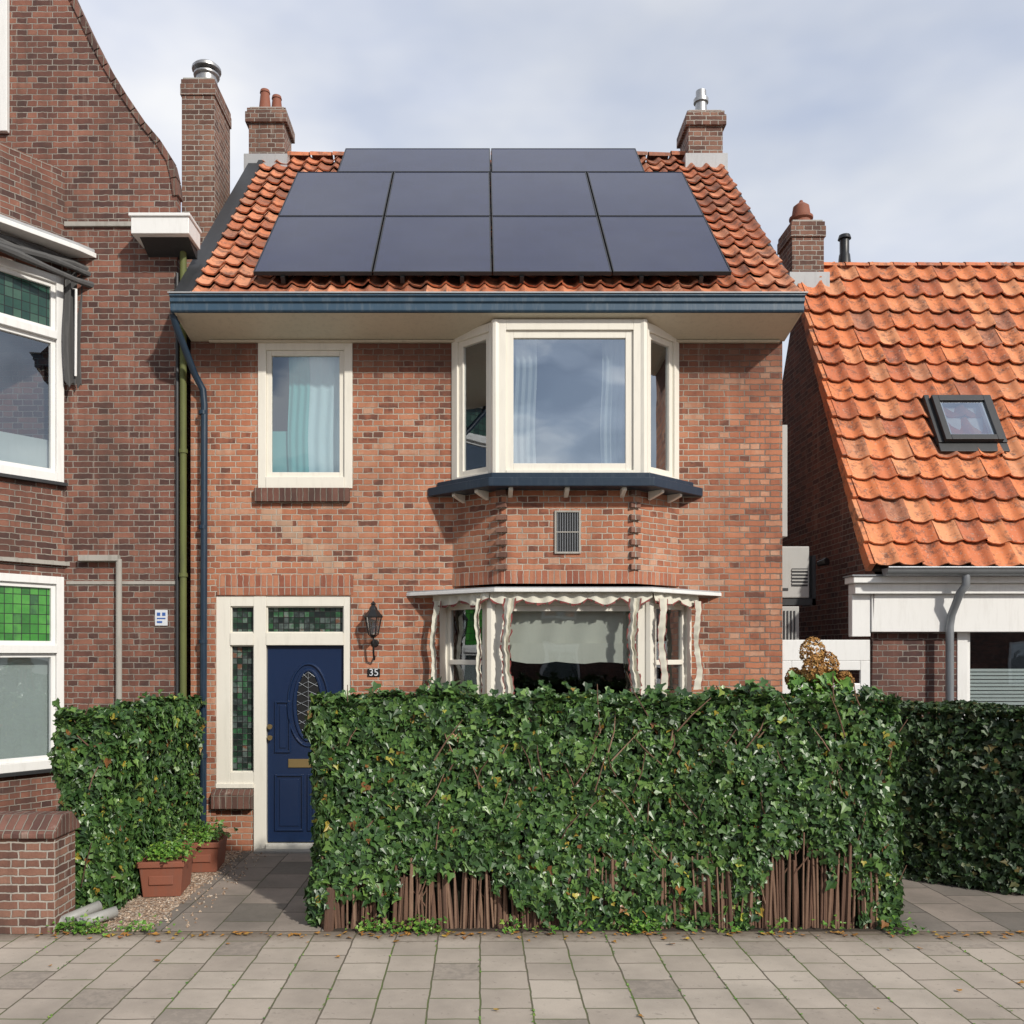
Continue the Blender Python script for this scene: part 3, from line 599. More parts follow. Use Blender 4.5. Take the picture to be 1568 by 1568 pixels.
for c in range(2): panel(-1.80+c*1.94,-1.80+(c+1)*1.94,tt[2],tt[3])
for c in range(8):
    xx=px0+0.3+c*0.606; SF.box(xx-0.02,xx+0.02,0.22,3.4,0.06,0.128)
SP.M=SF.M=Matrix.Identity(4)
SP.done(); SF.done()

def chimney(parent,x0,x1,y0,y1,z0,z1,mat='brick_ch',cap=0.04,pot=None):
    b=B('chimney_stack',mat,parent,bevel=0.006); b.box(x0,x1,y0,y1,z0,z1-0.2)
    b.box(x0-cap,x1+cap,y0-cap,y1+cap,z1-0.2,z1-0.06); b.box(x0-cap/2,x1+cap/2,y0-cap/2,y1+cap/2,z1-0.06,z1); b.done()
    b=B('chimney_cap','stone',parent,bevel=0.008); b.box(x0+0.01,x1-0.01,y0+0.01,y1-0.01,z1+0.001,z1+0.03); b.done()
    l=B('chimney_flashing','lead',parent); l.box(x0-0.05,x1+0.05,y0-0.06,y1+0.04,z0-0.25,z0+0.0); l.done()
    cx,cy=(x0+x1)/2,(y0+y1)/2
    if pot=='terra':
        p=B('chimney_pot','terra',parent,smooth=True)
        for q in (-0.06,0.07): p.tube([(cx+q,cy+q,z1),(cx+q,cy+q,z1+0.30),(cx+q,cy+q,z1+0.30),(cx+q,cy+q,z1+0.34)],[0.09,0.06,0.07,0.06],14)
        p.done()
    if pot=='steel':
        p=B('chimney_flue','steel',parent,smooth=True); p.tube([(cx,cy,z1-0.02),(cx,cy,z1+0.26),(cx,cy,z1+0.26),(cx,cy,z1+0.31)],[0.09,0.075,0.10,0.10],16); p.tube([(cx,cy,z1+0.31),(cx,cy,z1+0.42),(cx,cy,z1+0.43)],[0.07,0.07,0.03],16); p.done()
    if pot=='cowl':
        p=B('chimney_cowl','steel',parent,smooth=True); p.tube([(cx,cy,z1-0.02),(cx,cy,z1+0.24),(cx,cy,z1+0.25),(cx,cy,z1+0.27),(cx,cy,z1+0.29)],[0.15,0.13,0.16,0.16,0.10],18)
        p.tube([(cx,cy,z1+0.32),(cx,cy,z1+0.35),(cx,cy,z1+0.38),(cx,cy,z1+0.41)],[0.18,0.18,0.15,0.08],18); p.tube([(cx,cy,z1+0.28),(cx,cy,z1+0.33)],[0.08,0.08],12); p.done()
    if pot=='red':
        p=B('chimney_cowl','terra',parent,smooth=True); p.tube([(cx,cy,z1-0.02),(cx,cy,z1+0.12),(cx,cy,z1+0.14),(cx,cy,z1+0.17)],[0.15,0.12,0.15,0.15],18)
        p.tube([(cx,cy,z1+0.17),(cx,cy,z1+0.25),(cx,cy,z1+0.31),(cx,cy,z1+0.35),(cx,cy,z1+0.36),(cx,cy,z1+0.39)],[0.12,0.11,0.10,0.05,0.03,0.02],18); p.done()
chimney(H,-3.10,-2.62,2.55,3.0,8.76,9.40,pot='terra')
chimney(H,2.78,3.24,2.5,3.0,8.74,9.33,pot='steel')
dp=B('blue_downpipe','bluedark',H,smooth=True)
dp.tube([(X(288),-0.47,5.50),(X(292),-0.44,5.38),(X(303),-0.12,5.02),(X(314),-0.07,4.86),(X(316),-0.07,4.7),(X(314),-0.07,0.25)],0.036,12)
for zz in (4.6,3.4,2.2,1.0): dp.tube([(X(314),-0.07,zz),(X(314),-0.07,zz+0.04)],0.046,12)
dp.done()

LN=empty('wall_lantern'); b=B('lantern_body','black',LN,bevel=0.001)
lx,ly=X(574),-0.14; lz=Z(975,-0.14)
b.tube([(lx,-0.002,Z(985)),(lx,-0.02,Z(985))],[0.045,0.03],10)
b.tube([(lx,-0.01,Z(1005)),(lx,-0.06,Z(1010)),(lx,-0.12,Z(1000)),(lx,-0.14,Z(985)),(lx,-0.14,lz)],0.011,8)
b.tube([(lx,ly,lz-0.01),(lx,ly,lz+0.02)],[0.02,0.05],6)
for k in range(6):
    t=math.pi/3*k; b.tube([(lx+0.05*math.cos(t),ly+0.05*math.sin(t),lz+0.02),(lx+0.085*math.cos(t),ly+0.085*math.sin(t),lz+0.2)],0.006,6)
b.tube([(lx,ly,lz+0.2),(lx,ly,lz+0.215),(lx,ly,lz+0.28),(lx,ly,lz+0.3),(lx,ly,lz+0.33),(lx,ly,lz+0.34),(lx,ly,lz+0.37)],[0.1,0.1,0.045,0.04,0.02,0.03,0.006],6); b.done()
b=B('lantern_glass','glasslow',LN); b.tube([(lx,ly,lz+0.021),(lx,ly,lz+0.199)],[0.046,0.08],6); b.done()
HN=empty('house_number_sign'); b=B('plate','black',HN,bevel=0.001); b.box(X(563),X(582),-0.012,-0.002,Z(1036),Z(1024)); b.done()
cu_=bpy.data.curves.new('num','FONT'); cu_.body='35'; cu_.size=0.105; cu_.align_x='CENTER'; cu_.align_y='CENTER'; cu_.extrude=0.001
to=bpy.data.objects.new('tmp',cu_); COL.objects.link(to); bpy.context.view_layer.update()
me=bpy.data.meshes.new_from_object(to); bpy.data.objects.remove(to)
me.transform(Matrix.Translation((X(572.5),-0.0145,Z(1030)))@Matrix.Rotation(math.radians(90),4,'X')); me.materials.clear(); me.materials.append(M['plasticw'])
o=bpy.data.objects.new('digits',me); COL.objects.link(o); o.parent=HN

# ================================================================== LEFT HOUSE
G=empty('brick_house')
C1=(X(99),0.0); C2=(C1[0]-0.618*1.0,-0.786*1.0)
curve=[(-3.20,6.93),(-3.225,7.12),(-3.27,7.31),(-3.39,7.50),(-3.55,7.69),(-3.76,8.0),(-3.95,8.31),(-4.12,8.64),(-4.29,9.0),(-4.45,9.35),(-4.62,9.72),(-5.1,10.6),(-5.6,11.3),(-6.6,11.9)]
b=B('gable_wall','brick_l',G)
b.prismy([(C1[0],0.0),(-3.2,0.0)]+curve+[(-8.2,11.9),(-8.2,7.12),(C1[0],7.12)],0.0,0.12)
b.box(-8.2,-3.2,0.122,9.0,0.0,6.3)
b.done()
b=B('gable_coping','brick_sill',G,bevel=0.004)
for i in range(len(curve)-1):
    p,q=Vector((curve[i][0],0,curve[i][1])),Vector((curve[i+1][0],0,curve[i+1][1])); L=(q-p).length; n=max(1,round(L/0.16))
    dr=(q-p).normalized()
    for k in range(n):
        a=p+dr*(L*k/n); nn_=Vector((dr.z,0,-dr.x)); c=a+dr*(L/n-0.012); 
        if nn_.x<0: nn_=-nn_
        h1=nn_*0.022
        vs=[]
        for yy in (-0.02,0.14):
            for pt in (a-nn_*0.04,c-nn_*0.04,c+h1,a+h1): vs.append((pt.x,yy,pt.z))
        b.add(vs,[(0,1,2,3),(7,6,5,4),(0,4,5,1),(1,5,6,2),(2,6,7,3),(3,7,4,0)])
b.done()
b=B('eaves_gutter_box','white2',G,bevel=0.006); b.box(-3.56,-2.97,-0.33,0.05,6.38,6.55); b.box(-3.58,-2.955,-0.35,0.05,6.552,6.585); b.done()
b=B('eaves_bracket','darkgrey',G); b.prismx([(0.0,6.28),(-0.25,6.378),(0.05,6.378),(0.05,6.28)],-3.5,-3.0); b.done()
b=B('eaves_flashing','lead',G); b.box(-3.6,-3.2,-0.12,0.03,6.586,6.64); b.done()
b=B('string_course','stone',G,bevel=0.003); b.box(X(100),X(205),-0.03,0.005,Z(348),Z(341)); b.box(X(102),-3.21,-0.015,0.004,Z(895),Z(890)); b.box(X(125),X(185),-0.09,-0.002,Z(860),Z(851)); b.done()
b=B('cable_conduit','stone',G,smooth=True); b.tube([(X(185),-0.05,Z(857)),(X(185),-0.05,0.5)],0.032,10); b.done()
b=B('mossy_downpipe','pipegreen',G,smooth=True); b.tube([(X(283),-0.05,6.35),(X(283),-0.05,0.3)],0.035,12)
for zz in (5.5,4.2,2.9,1.6): b.tube([(X(283),-0.05,zz),(X(283),-0.05,zz+0.04)],0.045,12)
b.done()
b=B('conduit_pipe','darkgrey',G,smooth=True); b.tube([(X(273),-0.03,6.1),(X(273),-0.03,1.2)],0.018,8); b.done()
Mx,L=frameM(C2,C1)
wz=[(0.9,2.90),(3.89,6.05)]
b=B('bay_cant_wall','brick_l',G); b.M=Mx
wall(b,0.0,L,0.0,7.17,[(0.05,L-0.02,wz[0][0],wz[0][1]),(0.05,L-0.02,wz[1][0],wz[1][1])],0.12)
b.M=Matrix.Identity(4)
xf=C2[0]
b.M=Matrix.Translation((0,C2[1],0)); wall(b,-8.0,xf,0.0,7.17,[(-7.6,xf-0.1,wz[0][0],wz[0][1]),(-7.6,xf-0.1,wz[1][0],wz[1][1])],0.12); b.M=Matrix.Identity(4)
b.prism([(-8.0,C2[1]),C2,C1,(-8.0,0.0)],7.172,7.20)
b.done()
frn=B('bay_frames','white2',G,bevel=0.004); g1=B('bay_glass','glassmid',G); s2=B('leaded_toplight_green','stain2',G); s3=B('leaded_toplight_dull','stain3',G)
for MM,xa,xb in ((Mx,0.05,L-0.02),(Matrix.Translation((0,C2[1],0)),-7.6,xf-0.1)):
    for B_ in (frn,g1,s2,s3): B_.M=MM
    for (z0,z1,tz,sB) in ((wz[1][0],wz[1][1],5.42,s3),(wz[0][0],wz[0][1],2.14,s2)):
        frn.box(xa,xa+0.08,-0.03,0.09,z0,z1); frn.box(xb-0.08,xb,-0.03,0.09,z0,z1)
        frn.box(xa+0.08,xb-0.08,-0.03,0.09,z1-0.08,z1); frn.box(xa+0.08,xb-0.08,-0.045,0.09,z0,z0+0.09); frn.box(xa+0.08,xb-0.08,-0.045,0.09,tz-0.04,tz+0.04)
        for (q0,q1,BB_) in ((z0+0.09,tz-0.04,g1),(tz+0.04,z1-0.08,sB)):
            sw=0.045; ys=0.0
            frn.box(xa+0.08,xa+0.08+sw,ys,ys+0.05,q0,q1); frn.box(xb-0.08-sw,xb-0.08,ys,ys+0.05,q0,q1)
            frn.box(xa+0.08+sw,xb-0.08-sw,ys,ys+0.05,q1-sw,q1); frn.box(xa+0.08+sw,xb-0.08-sw,ys,ys+0.05,q0,q0+sw)
            BB_.quad((xa+0.12,0.03,q0+0.04),(xb-0.12,0.03,q0+0.04),(xb-0.12,0.03,q1-0.04),(xa+0.12,0.03,q1-0.04))
frn.M=Matrix.Identity(4)
frn.box(X(3),X(15),-0.06,-0.003,Z(205),Z(-60)); frn.box(-6.2,X(3)-0.001,-0.055,-0.003,Z(205),Z(190))
for B_ in (frn,g1,s2,s3): B_.M=Matrix.Identity(4); B_.done()
b=B('gable_window_pane','glass',G); b.quad((-6.2,-0.01,Z(190)),(X(3),-0.01,Z(190)),(X(3),-0.01,Z(-60)),(-6.2,-0.01,Z(-60))); b.done()
b=B('blinds','blind',G); b.M=Mx; b.quad((0.1,0.12,0.95),(L-0.05,0.12,0.95),(L-0.05,0.12,2.12),(0.1,0.12,2.12)); b.quad((0.1,0.14,3.95),(L-0.05,0.14,3.95),(L-0.05,0.14,4.35),(0.1,0.14,4.35)); b.done()
b=B('interior_left','room',G); 
b.M=Mx; b.quad((0.0,1.2,0.5),(L,1.2,0.5),(L,1.2,6.5),(0,1.2,6.5)); b.quad((L-0.01,0.12,0.5),(L-0.01,1.2,0.5),(L-0.01,1.2,6.5),(L-0.01,0.12,6.5)); b.quad((-0.01,0.12,0.5),(-0.01,1.2,0.5),(-0.01,1.2,6.5),(-0.01,0.12,6.5)); b.quad((0.0,0.12,5.9+0.3),(L,0.12,6.2),(L,1.2,6.2),(0,1.2,6.2)); b.quad((0.0,0.1,3.2),(L,0.1,3.2),(L,1.2,3.2),(0,1.2,3.2)); b.done()
b=B('bay_sills','darkgrey',G); b.M=Mx; b.box(0,L+0.0,-0.07,-0.002,wz[1][0]-0.035,wz[1][0]-0.002); b.box(0,L,-0.07,-0.002,wz[0][0]-0.035,wz[0][0]-0.002); b.done()
b=B('bay_bands','stone',G); b.M=Mx; b.box(0,L+0.03,-0.05,-0.002,3.02,3.06); b.done()
off=(0.786*0.3,-0.618*0.3)
b=B('bay_canopy','white2',G,bevel=0.004)
b.prism([(-4.05,-0.003),(C1[0]+off[0],C1[1]+off[1]),(C2[0]+off[0],C2[1]+off[1]),(-8.0,C2[1]-0.3),(-8.0,C2[1]-0.002),(C2[0]+0.002,C2[1]-0.002),(C1[0]+0.002,-0.003)][::-1],6.27,6.32); b.done()
b=B('canopy_lead','lead',G); b.prism([(-4.07,-0.003),(C1[0]+off[0]*0.9,C1[1]+off[1]*0.9),(C2[0]+off[0]*.9,C2[1]+off[1]*.9),(C2[0]+0.003,C2[1]-0.002),(C1[0]+0.003,-0.003)][::-1],6.322,6.36); b.done()
aw=B('folded_awning','greyfab',G,smooth=True); aw.M=Mx
for k in range(5):
    yy=-0.10-0.03*k; aw.tube([(-0.2+0.3*i, yy+0.02*math.sin(i*2.1+k), 6.22-0.035*k-0.02*math.sin(i*1.7+k*2)-0.02*i*(k==4)) for i in range(6)],[0.035+0.01*math.sin(i*2+k) for i in range(6)],8)
drape(aw,L-0.06,L+0.13,4.95,6.1,-0.12,0.03,3,10,0.5,0.08); aw.done()
aw=B('awning_arm','white2',G,smooth=True); aw.M=Mx; aw.tube([(L+0.0,-0.03,5.95),(L+0.02,-0.2,5.9),(L+0.03,-0.17,5.0)],0.013,8); aw.done()
chimney(G,-3.65,-3.25,1.5,2.2,6.2,9.12,mat='brick_ch',cap=0.015,pot='cowl')
SG=empty('wall_sign'); b=B('plate','plasticw',SG,bevel=0.001); b.box(X(238),X(257),-0.012,-0.002,Z(958),Z(934)); b.done()
b=B('print','signblue',SG); 
for q in ((241,246,938,943),(249,254,938,943),(241,254,946,948),(241,249,951,954)): b.box(X(q[0]),X(q[1]),-0.015,-0.0125,Z(q[3]),Z(q[2]))
b.done()

# ================================================================== RIGHT HOUSE
R_=empty('brick_house')
rx=4.15; RS=Slope(-0.12,3.0,2.16,7.12); xr2=12.5
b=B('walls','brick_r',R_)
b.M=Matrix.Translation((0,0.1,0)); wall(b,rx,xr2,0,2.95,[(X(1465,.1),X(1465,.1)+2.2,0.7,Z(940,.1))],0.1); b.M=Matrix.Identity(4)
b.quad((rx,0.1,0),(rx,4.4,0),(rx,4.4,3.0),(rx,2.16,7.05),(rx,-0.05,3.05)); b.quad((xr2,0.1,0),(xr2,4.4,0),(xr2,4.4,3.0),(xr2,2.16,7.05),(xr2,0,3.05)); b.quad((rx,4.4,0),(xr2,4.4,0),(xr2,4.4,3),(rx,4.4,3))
b.done()
pantiles('roof_pantiles','tiler',R_,RS,rx-0.06,xr2,34,16,seed=5)
b=B('roof_deck','undertile',R_); b.M=RS.M; b.box(rx-0.02,xr2,0,RS.L,-0.09,-0.035); b.M=Matrix.Identity(4); b.quad((rx,2.16,7.05),(xr2,2.16,7.05),(xr2,4.5,2.9),(rx,4.5,2.9)); b.done()
b=B('ridge_tiles','tiler',R_,smooth=True)
for k in range(27):
    xx=rx-0.05+k*0.31; vs=[];n=8
    for xs_,rr in ((xx,0.11),(xx+0.30,0.10)):
        for q in range(n+1):
            t=math.pi*q/n; vs.append((xs_,2.2-rr*math.cos(t),7.1+rr*math.sin(t)*0.7))
    b.add(vs,[(q,q+1,n+2+q,n+1+q) for q in range(n)])
b.done()
b=B('verge_tiles','tiler',R_,bevel=0.006); b.M=RS.M
for k in range(16):
    h=RS.L/16; t=k*h
    vs=[(rx-0.11,t-0.01,-0.07),(rx-0.045,t-0.01,-0.07),(rx-0.045,t-0.01,0.075),(rx-0.11,t-0.01,0.07),(rx-0.11,t+h+0.0,-0.09),(rx-0.045,t+h,-0.09),(rx-0.045,t+h,0.03),(rx-0.11,t+h,0.025)]
    b.add(vs,[(0,1,2,3),(7,6,5,4),(0,4,5,1),(1,5,6,2),(2,6,7,3),(3,7,4,0)])
b.done()
b=B('white_cornice','white2',R_,bevel=0.006)
b.box(rx-0.02,xr2,-0.02,0.098,Z(968,0.1)+0.0,2.72); b.box(rx-0.22,xr2,-0.08,0.097,2.722,2.83); b.box(rx-0.26,xr2,-0.14,0.097,2.832,2.90)
b.box(rx-0.22,rx-0.022,0.0,0.097,Z(975,0.1),2.72)
b.done()
b=B('cornice_flashing','zinc',R_); b.box(rx-0.28,rx+0.1,-0.16,0.097,2.902,2.915); b.done()
b=B('zinc_gutter','zinc',R_,smooth=True); n=8
vs=[];gy=-0.24
for xx in (rx+0.02,xr2):
    for q in range(n+1): t=math.pi*q/n; vs.append((xx,gy-0.075*math.cos(t),2.97-0.075*math.sin(t)))
b.add(vs,[(q,q+1,n+2+q,n+1+q) for q in range(n)]+[tuple(range(n+1)),]); b.tube([(rx+0.02,gy-0.078,2.975),(xr2,gy-0.078,2.975)],0.012,8); b.done()
b=B('zinc_downpipe','zinc',R_,smooth=True); xx=X(1476,-0.2)
b.tube([(xx,gy,2.92),(xx,gy,2.80),(xx-0.04,-0.2,2.72),(X(1457,-.08),-0.08,2.5),(X(1455,-.08),-0.07,2.38),(X(1455,-.08),-0.07,0.2)],0.04,12); b.done()
f2=B('window_frame','white2',R_,bevel=0.004); g2=B('window_glass','glasslow',R_)
f2.M=g2.M=Matrix.Translation((0,0.1,0)); wx0=X(1465,.1); win(f2,g2,wx0+0.002,wx0+2.198,0.702,Z(940,.1)-0.002,y=-0.01,fw=0.11,sw=0.04); f2.M=g2.M=Matrix.Identity(4); f2.done(); g2.done()
b=B('venetian_blind','blind',R_)
for k in range(26): b.box(wx0+0.16,wx0+2.05,0.22,0.235,0.9+k*0.04,0.93+k*0.04)
b.done()
b=B('interior','room',R_); room(b,wx0-0.1,wx0+2.3,0.2,2.0,0.5,2.6); b.done()
b=B('skylight_frame','darkgrey',R_,bevel=0.004); b.M=RS.M
def t_of(v):
    best=min(range(0,471),key=lambda i:abs(v-(1000-FP*((RS.o+RS.d*(i*0.01)).z-2.1)/(D0+(RS.o+RS.d*(i*0.01)).y)))); return best*0.01
t0,t1=t_of(685),t_of(618); dsk=D0+(RS.o+RS.d*((t0+t1)/2)).y
sx0,sx1=(1432-735)*dsk/FP,(1514-735)*dsk/FP
b.box(sx0-0.02,sx0+0.05,t0,t1,0.0,0.14); b.box(sx1-0.05,sx1+0.02,t0,t1,0.0,0.14); b.box(sx0+0.05,sx1-0.05,t0,t0+0.07,0.0,0.14); b.box(sx0+0.05,sx1-0.05,t1-0.08,t1,0.0,0.14)
b.box(sx0-0.08,sx1+0.08,t0-0.12,t0-0.002,0.05,0.075); b.box(sx0-0.08,sx0-0.022,t0,t1+0.05,0.0,0.09); b.box(sx1+0.022,sx1+0.08,t0,t1+0.05,0.0,0.09)
b.done()
b=B('skylight_inner','white2',R_); b.M=RS.M; b.box(sx0+0.05,sx0+0.08,t0+0.07,t1-0.08,0.06,0.11); b.box(sx1-0.08,sx1-0.05,t0+0.07,t1-0.08,0.06,0.11); b.box(sx0+0.08,sx1-0.08,t0+0.07,t0+0.1,0.06,0.11)
b.box(sx0+0.05,sx1-0.05,t0+0.07,t1-0.08,0.0,0.02); b.done()
b=B('skylight_glass','glass',R_); b.M=RS.M; b.quad((sx0+0.05,t0+0.07,0.115),(sx1-0.05,t0+0.07,0.115),(sx1-0.05,t1-0.08,0.115),(sx0+0.05,t1-0.08,0.115)); b.done()
chimney(R_,3.99,4.40,2.0,2.5,6.95,7.62,pot='red',cap=0.02)
b=B('vent_pipe','black',R_,smooth=True); yv_=2.3; xv=X(1293,yv_); b.tube([(xv,yv_,7.0),(xv,yv_,7.32),(xv,yv_,7.34),(xv,yv_,7.52)],[0.1,0.07,0.06,0.06],12); b.tube([(xv,yv_,7.53),(xv,yv_,7.58)],[0.085,0.07],12); b.done()
AC=empty('air_conditioner'); b=B('housing','acunit',AC,bevel=0.012)
b.box(3.26,3.70,0.6,0.95,2.72,3.30); b.done()
b=B('grille_and_brackets','darkgrey',AC)
b.box(3.50,3.68,0.594,0.599,2.85,3.05); b.box(3.30,3.46,0.594,0.599,2.80,2.83)
b.box(3.195,3.78,0.62,0.66,2.64,2.715); b.box(3.74,3.78,0.62,0.93,2.64,3.2); b.done()
b=B('grille_slats','acunit',AC)
for k in range(5): b.box(3.50,3.68,0.586,0.593,2.87+k*0.038,2.885+k*0.038)
b.done()
AC2=empty('air_conditioner'); b=B('housing','acunit',AC2,bevel=0.008); b.box(3.21,3.55,0.5,0.8,2.2,2.62); b.done()
b=B('slats','darkgrey',AC2)
for k in range(7): b.box(3.26+k*0.038,3.275+k*0.038,0.49,0.499,2.25,2.57)
b.done()
b=B('side_duct','acunit',H,bevel=0.006); b.box(3.20,3.30,0.15,0.35,3.35,4.55); b.done()
b=B('wall_spot','black',H); b.tube([(3.8,0.6,3.1),(3.86,0.5,3.12)],[0.03,0.045],10); b.done()
GT=empty('garden_gate'); b=B('gate_boards','white2',GT,bevel=0.004)
b.box(3.2,4.13,0.02,0.06,2.02,2.24); b.box(3.2,3.30,0.02,0.06,0.05,2.018); b.box(4.03,4.13,0.02,0.06,0.05,2.018); b.box(3.302,4.028,0.025,0.055,0.05,1.78)
b.box(3.302,4.028,0.02,0.06,1.92,2.018)
for k in range(8): b.box(3.31+k*0.09,3.39+k*0.09,0.012,0.024,0.1,1.77)
b.done()

# ================================================================== GROUND
def sheet(name,mat,x0,x1,y0,y1,z,n=1):
    b=B(name,mat); 
    for i in range(n):
        a=x0+(x1-x0)*i/n; c=x0+(x1-x0)*(i+1)/n
        b.quad((a,y0,z),(c,y0,z),(c,y1,z),(a,y1,z))
    return b.done()
sheet('ground','ground',-400,400,-400,400,-0.13)
b=B('pavement','pave'); b.box(-30,30,-11.5,-2.72,-0.2,0.0); b.done()
b=B('kerb','stone',bevel=0.01); b.box(-30,30,-11.62,-11.502,-0.2,0.0); b.done()
sheet('road','klink',-60,60,-18,-11.62,-0.12)
b=B('pavement','pave'); b.box(-30,30,-21,-18,-0.2,0.0); b.done()
b=B('garden_ground','soil'); b.box(-30,30,-2.718,12,-0.2,0.002); b.done()
b=B('garden_path','path'); b.box(-2.50,-1.15,-2.716,-0.0,-0.1,0.010); b.box(3.25,9.0,-2.716,-0.9,-0.1,0.010); b.done()
b=B('gravel','gravel'); b.box(-3.6,-2.502,-2.716,0.0,-0.1,0.014)
R=random.Random(3)
b.done()
b=B('gravel_pebbles','gravel')
for k in range(900):
    x=R.uniform(-3.2,-2.45) if R.random()<0.85 else R.uniform(-2.5,-2.2); y=R.uniform(-2.7,-0.05); s_=R.uniform(0.008,0.018); z=0.016
    a=R.uniform(0,6.28); vs=[]
    for q in range(5): vs.append((x+s_*math.cos(a+q*1.257),y+s_*math.sin(a+q*1.257)*0.8,z-0.004))
    vs.append((x,y,z+s_*0.7)); b.add(vs,[(q,(q+1)%5,5) for q in range(5)])
b.done()

# ================================================================== FOLIAGE
TV=np.array([(0,0,0),(.40,-.10,.07),(.54,.26,.12),(.26,.42,.05),(0,1.0,-.10),(-.26,.42,.05),(-.54,.26,.12),(-.40,-.10,.07)])
TV[:,1]-=0.35
def leafmesh(name,P,Nn,size,mat,parent=None,tipdown=0.8,jit=0.55,shape=TV):
    P=np.asarray(P); Nn=np.asarray(Nn); n=len(P)
    nv=Nn+rng.normal(0,jit,(n,3)); nv[:,2]+=0.25; nv/=np.linalg.norm(nv,axis=1)[:,None]
    d=rng.normal(0,0.5,(n,3)); d[:,2]-=tipdown; d-=nv*np.sum(d*nv,axis=1)[:,None]; d/=np.linalg.norm(d,axis=1)[:,None]+1e-9
    s=np.cross(d,nv); sz=size*rng.uniform(0.5,1.35,n)
    V=P[:,None,:]+sz[:,None,None]*(shape[None,:,0:1]*s[:,None,:]+shape[None,:,1:2]*d[:,None,:]+shape[None,:,2:3]*nv[:,None,:])
    k=len(shape); V=V.reshape(-1,3)
    F=[]
    for i in range(n):
        o=i*k; F.append((o,o+1,o+2,o+3,o+4)); F.append((o,o+4,o+5,o+6,o+7))
    me=bpy.data.meshes.new(name); me.from_pydata(V.tolist(),[],F); me.materials.append(M[mat])
    ob=bpy.data.objects.new(name,me); COL.objects.link(ob)
    if parent: ob.parent=parent
    return ob
def bumpf(x,y,z,s=1.7):
    return noise.noise(Vector((x*s,y*s,z*s)))*0.6+noise.noise(Vector((x*s*3,y*s*3,z*s*3+5)))*0.4
def hedge(name,x0,x1,y0,y1,zt,density,size,mat,bottom=lambda x:0.05,amp=0.10,thick=0.13,seed=1,topwild=0.05,jit=0.42):
    E=empty(name); R=random.Random(seed); P=[];Nn=[]
    def put(x,y,z,nx,ny,nz):
        d=bumpf(x,y,z)*amp+0.35*amp*noise.noise(Vector((x*9,y*9,z*9))) - R.random()**1.5*thick
        P.append((x+nx*d,y+ny*d,z+nz*d)); Nn.append((nx,ny,nz))
    A=(x1-x0)*zt
    for _ in range(int(A*density)):
        x=R.uniform(x0,x1); z=R.uniform(0,zt)
        bt_=bottom(x)+0.10*noise.noise(Vector((x*6,seed,0)))+R.uniform(-0.05,0.05)
        if z<bt_: continue
        if noise.noise(Vector((x*4,z*4,seed)))>0.38 and R.random()<0.6: continue
        ex=min(x-x0,x1-x,0.12)/0.12; ez=min(zt-z,0.12)/0.12
        rnd_=(1-ex)**2*0.07+(1-ez)**2*0.07
        put(x,y0+rnd_-(0.05 if z<bottom(x)+0.5 else 0.0),z,0,-1,0)
    for _ in range(int((x1-x0)*(y1-y0)*density*0.8)):
        put(R.uniform(x0,x1),R.uniform(y0,y1),zt,0,0,1)
    for (xx,nx) in ((x0,-1),(x1,1)):
        for _ in range(int((y1-y0)*zt*density*0.8)):
            z=R.uniform(0.04,zt); put(xx,R.uniform(y0,y1),z,nx,0,0)
    for _ in range(int((x1-x0)*22)):
        x=R.uniform(x0,x1); y=R.uniform(y0,y1); h=R.uniform(0.02,topwild+0.05)
        for q in range(5):
            P.append((x+R.uniform(-0.03,0.03),y+R.uniform(-0.03,0.03),zt+h*q/4+bumpf(x,y,zt)*amp)); Nn.append((R.uniform(-.5,.5),-0.7,0.5))
    for _ in range(int((x1-x0)*5)):
        x=R.uniform(x0,x1); b0=bottom(x); l=R.uniform(0.05,0.26); dx=R.uniform(-0.06,0.06)
        for q in range(int(l/0.022)):
            t=q*0.022; P.append((x+dx*t/l+R.gauss(0,0.012),y0-0.06+R.gauss(0,0.012),max(0.02,b0+0.03-t))); Nn.append((R.uniform(-.4,.4),-0.9,0.3))
    leafmesh('leaves',P,Nn,size,mat,E,jit=jit)
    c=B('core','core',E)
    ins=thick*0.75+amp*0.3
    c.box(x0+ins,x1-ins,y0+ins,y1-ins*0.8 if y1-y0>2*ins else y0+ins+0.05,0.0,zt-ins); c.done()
    tw=B('twigs','bark',E)
    for _ in range(int(A*20)):
        x=R.uniform(x0+0.05,x1-0.05); z=R.uniform(0.1,zt-0.1); y=y0+R.uniform(-0.05,0.08); l=R.uniform(0.15,0.4); a=R.uniform(-0.8,0.8)
        tw.tube([(x,y,z),(x+l*0.5*math.sin(a)+R.uniform(-.03,.03),y+R.uniform(-0.03,0.03),z+l*0.5*math.cos(a)),(x+l*math.sin(a),y+R.uniform(-0.02,0.05),z+l*math.cos(a))],[0.006,0.005,0.003],5,False)
    tw.done()
    return E
def lerp_tab(tab):
    xs=[t[0] for t in tab]; zs=[t[1] for t in tab]
    return lambda x: float(np.interp(x,xs,zs))
yh=-2.62
hb=lerp_tab([(X(u,yh),max(0.02,Z(v,yh)-0.03)) for u,v in ((470,1410),(495,1400),(515,1368),(600,1362),(625,1335),(700,1322),(775,1332),(795,1375),(850,1400),(870,1425),(1000,1432),(1140,1425),(1160,1390),(1172,1305),(1230,1290),(1295,1320),(1315,1420),(1390,1430))])
HD=hedge('ivy_hedge',X(476,yh),X(1380,yh),yh,yh+0.55,1.75,3300,0.064,'ivy',bottom=hb,seed=3,amp=0.13)
pb_=B('palisade','bark',HD,smooth=True); R=random.Random(11)
x=X(495,yh)
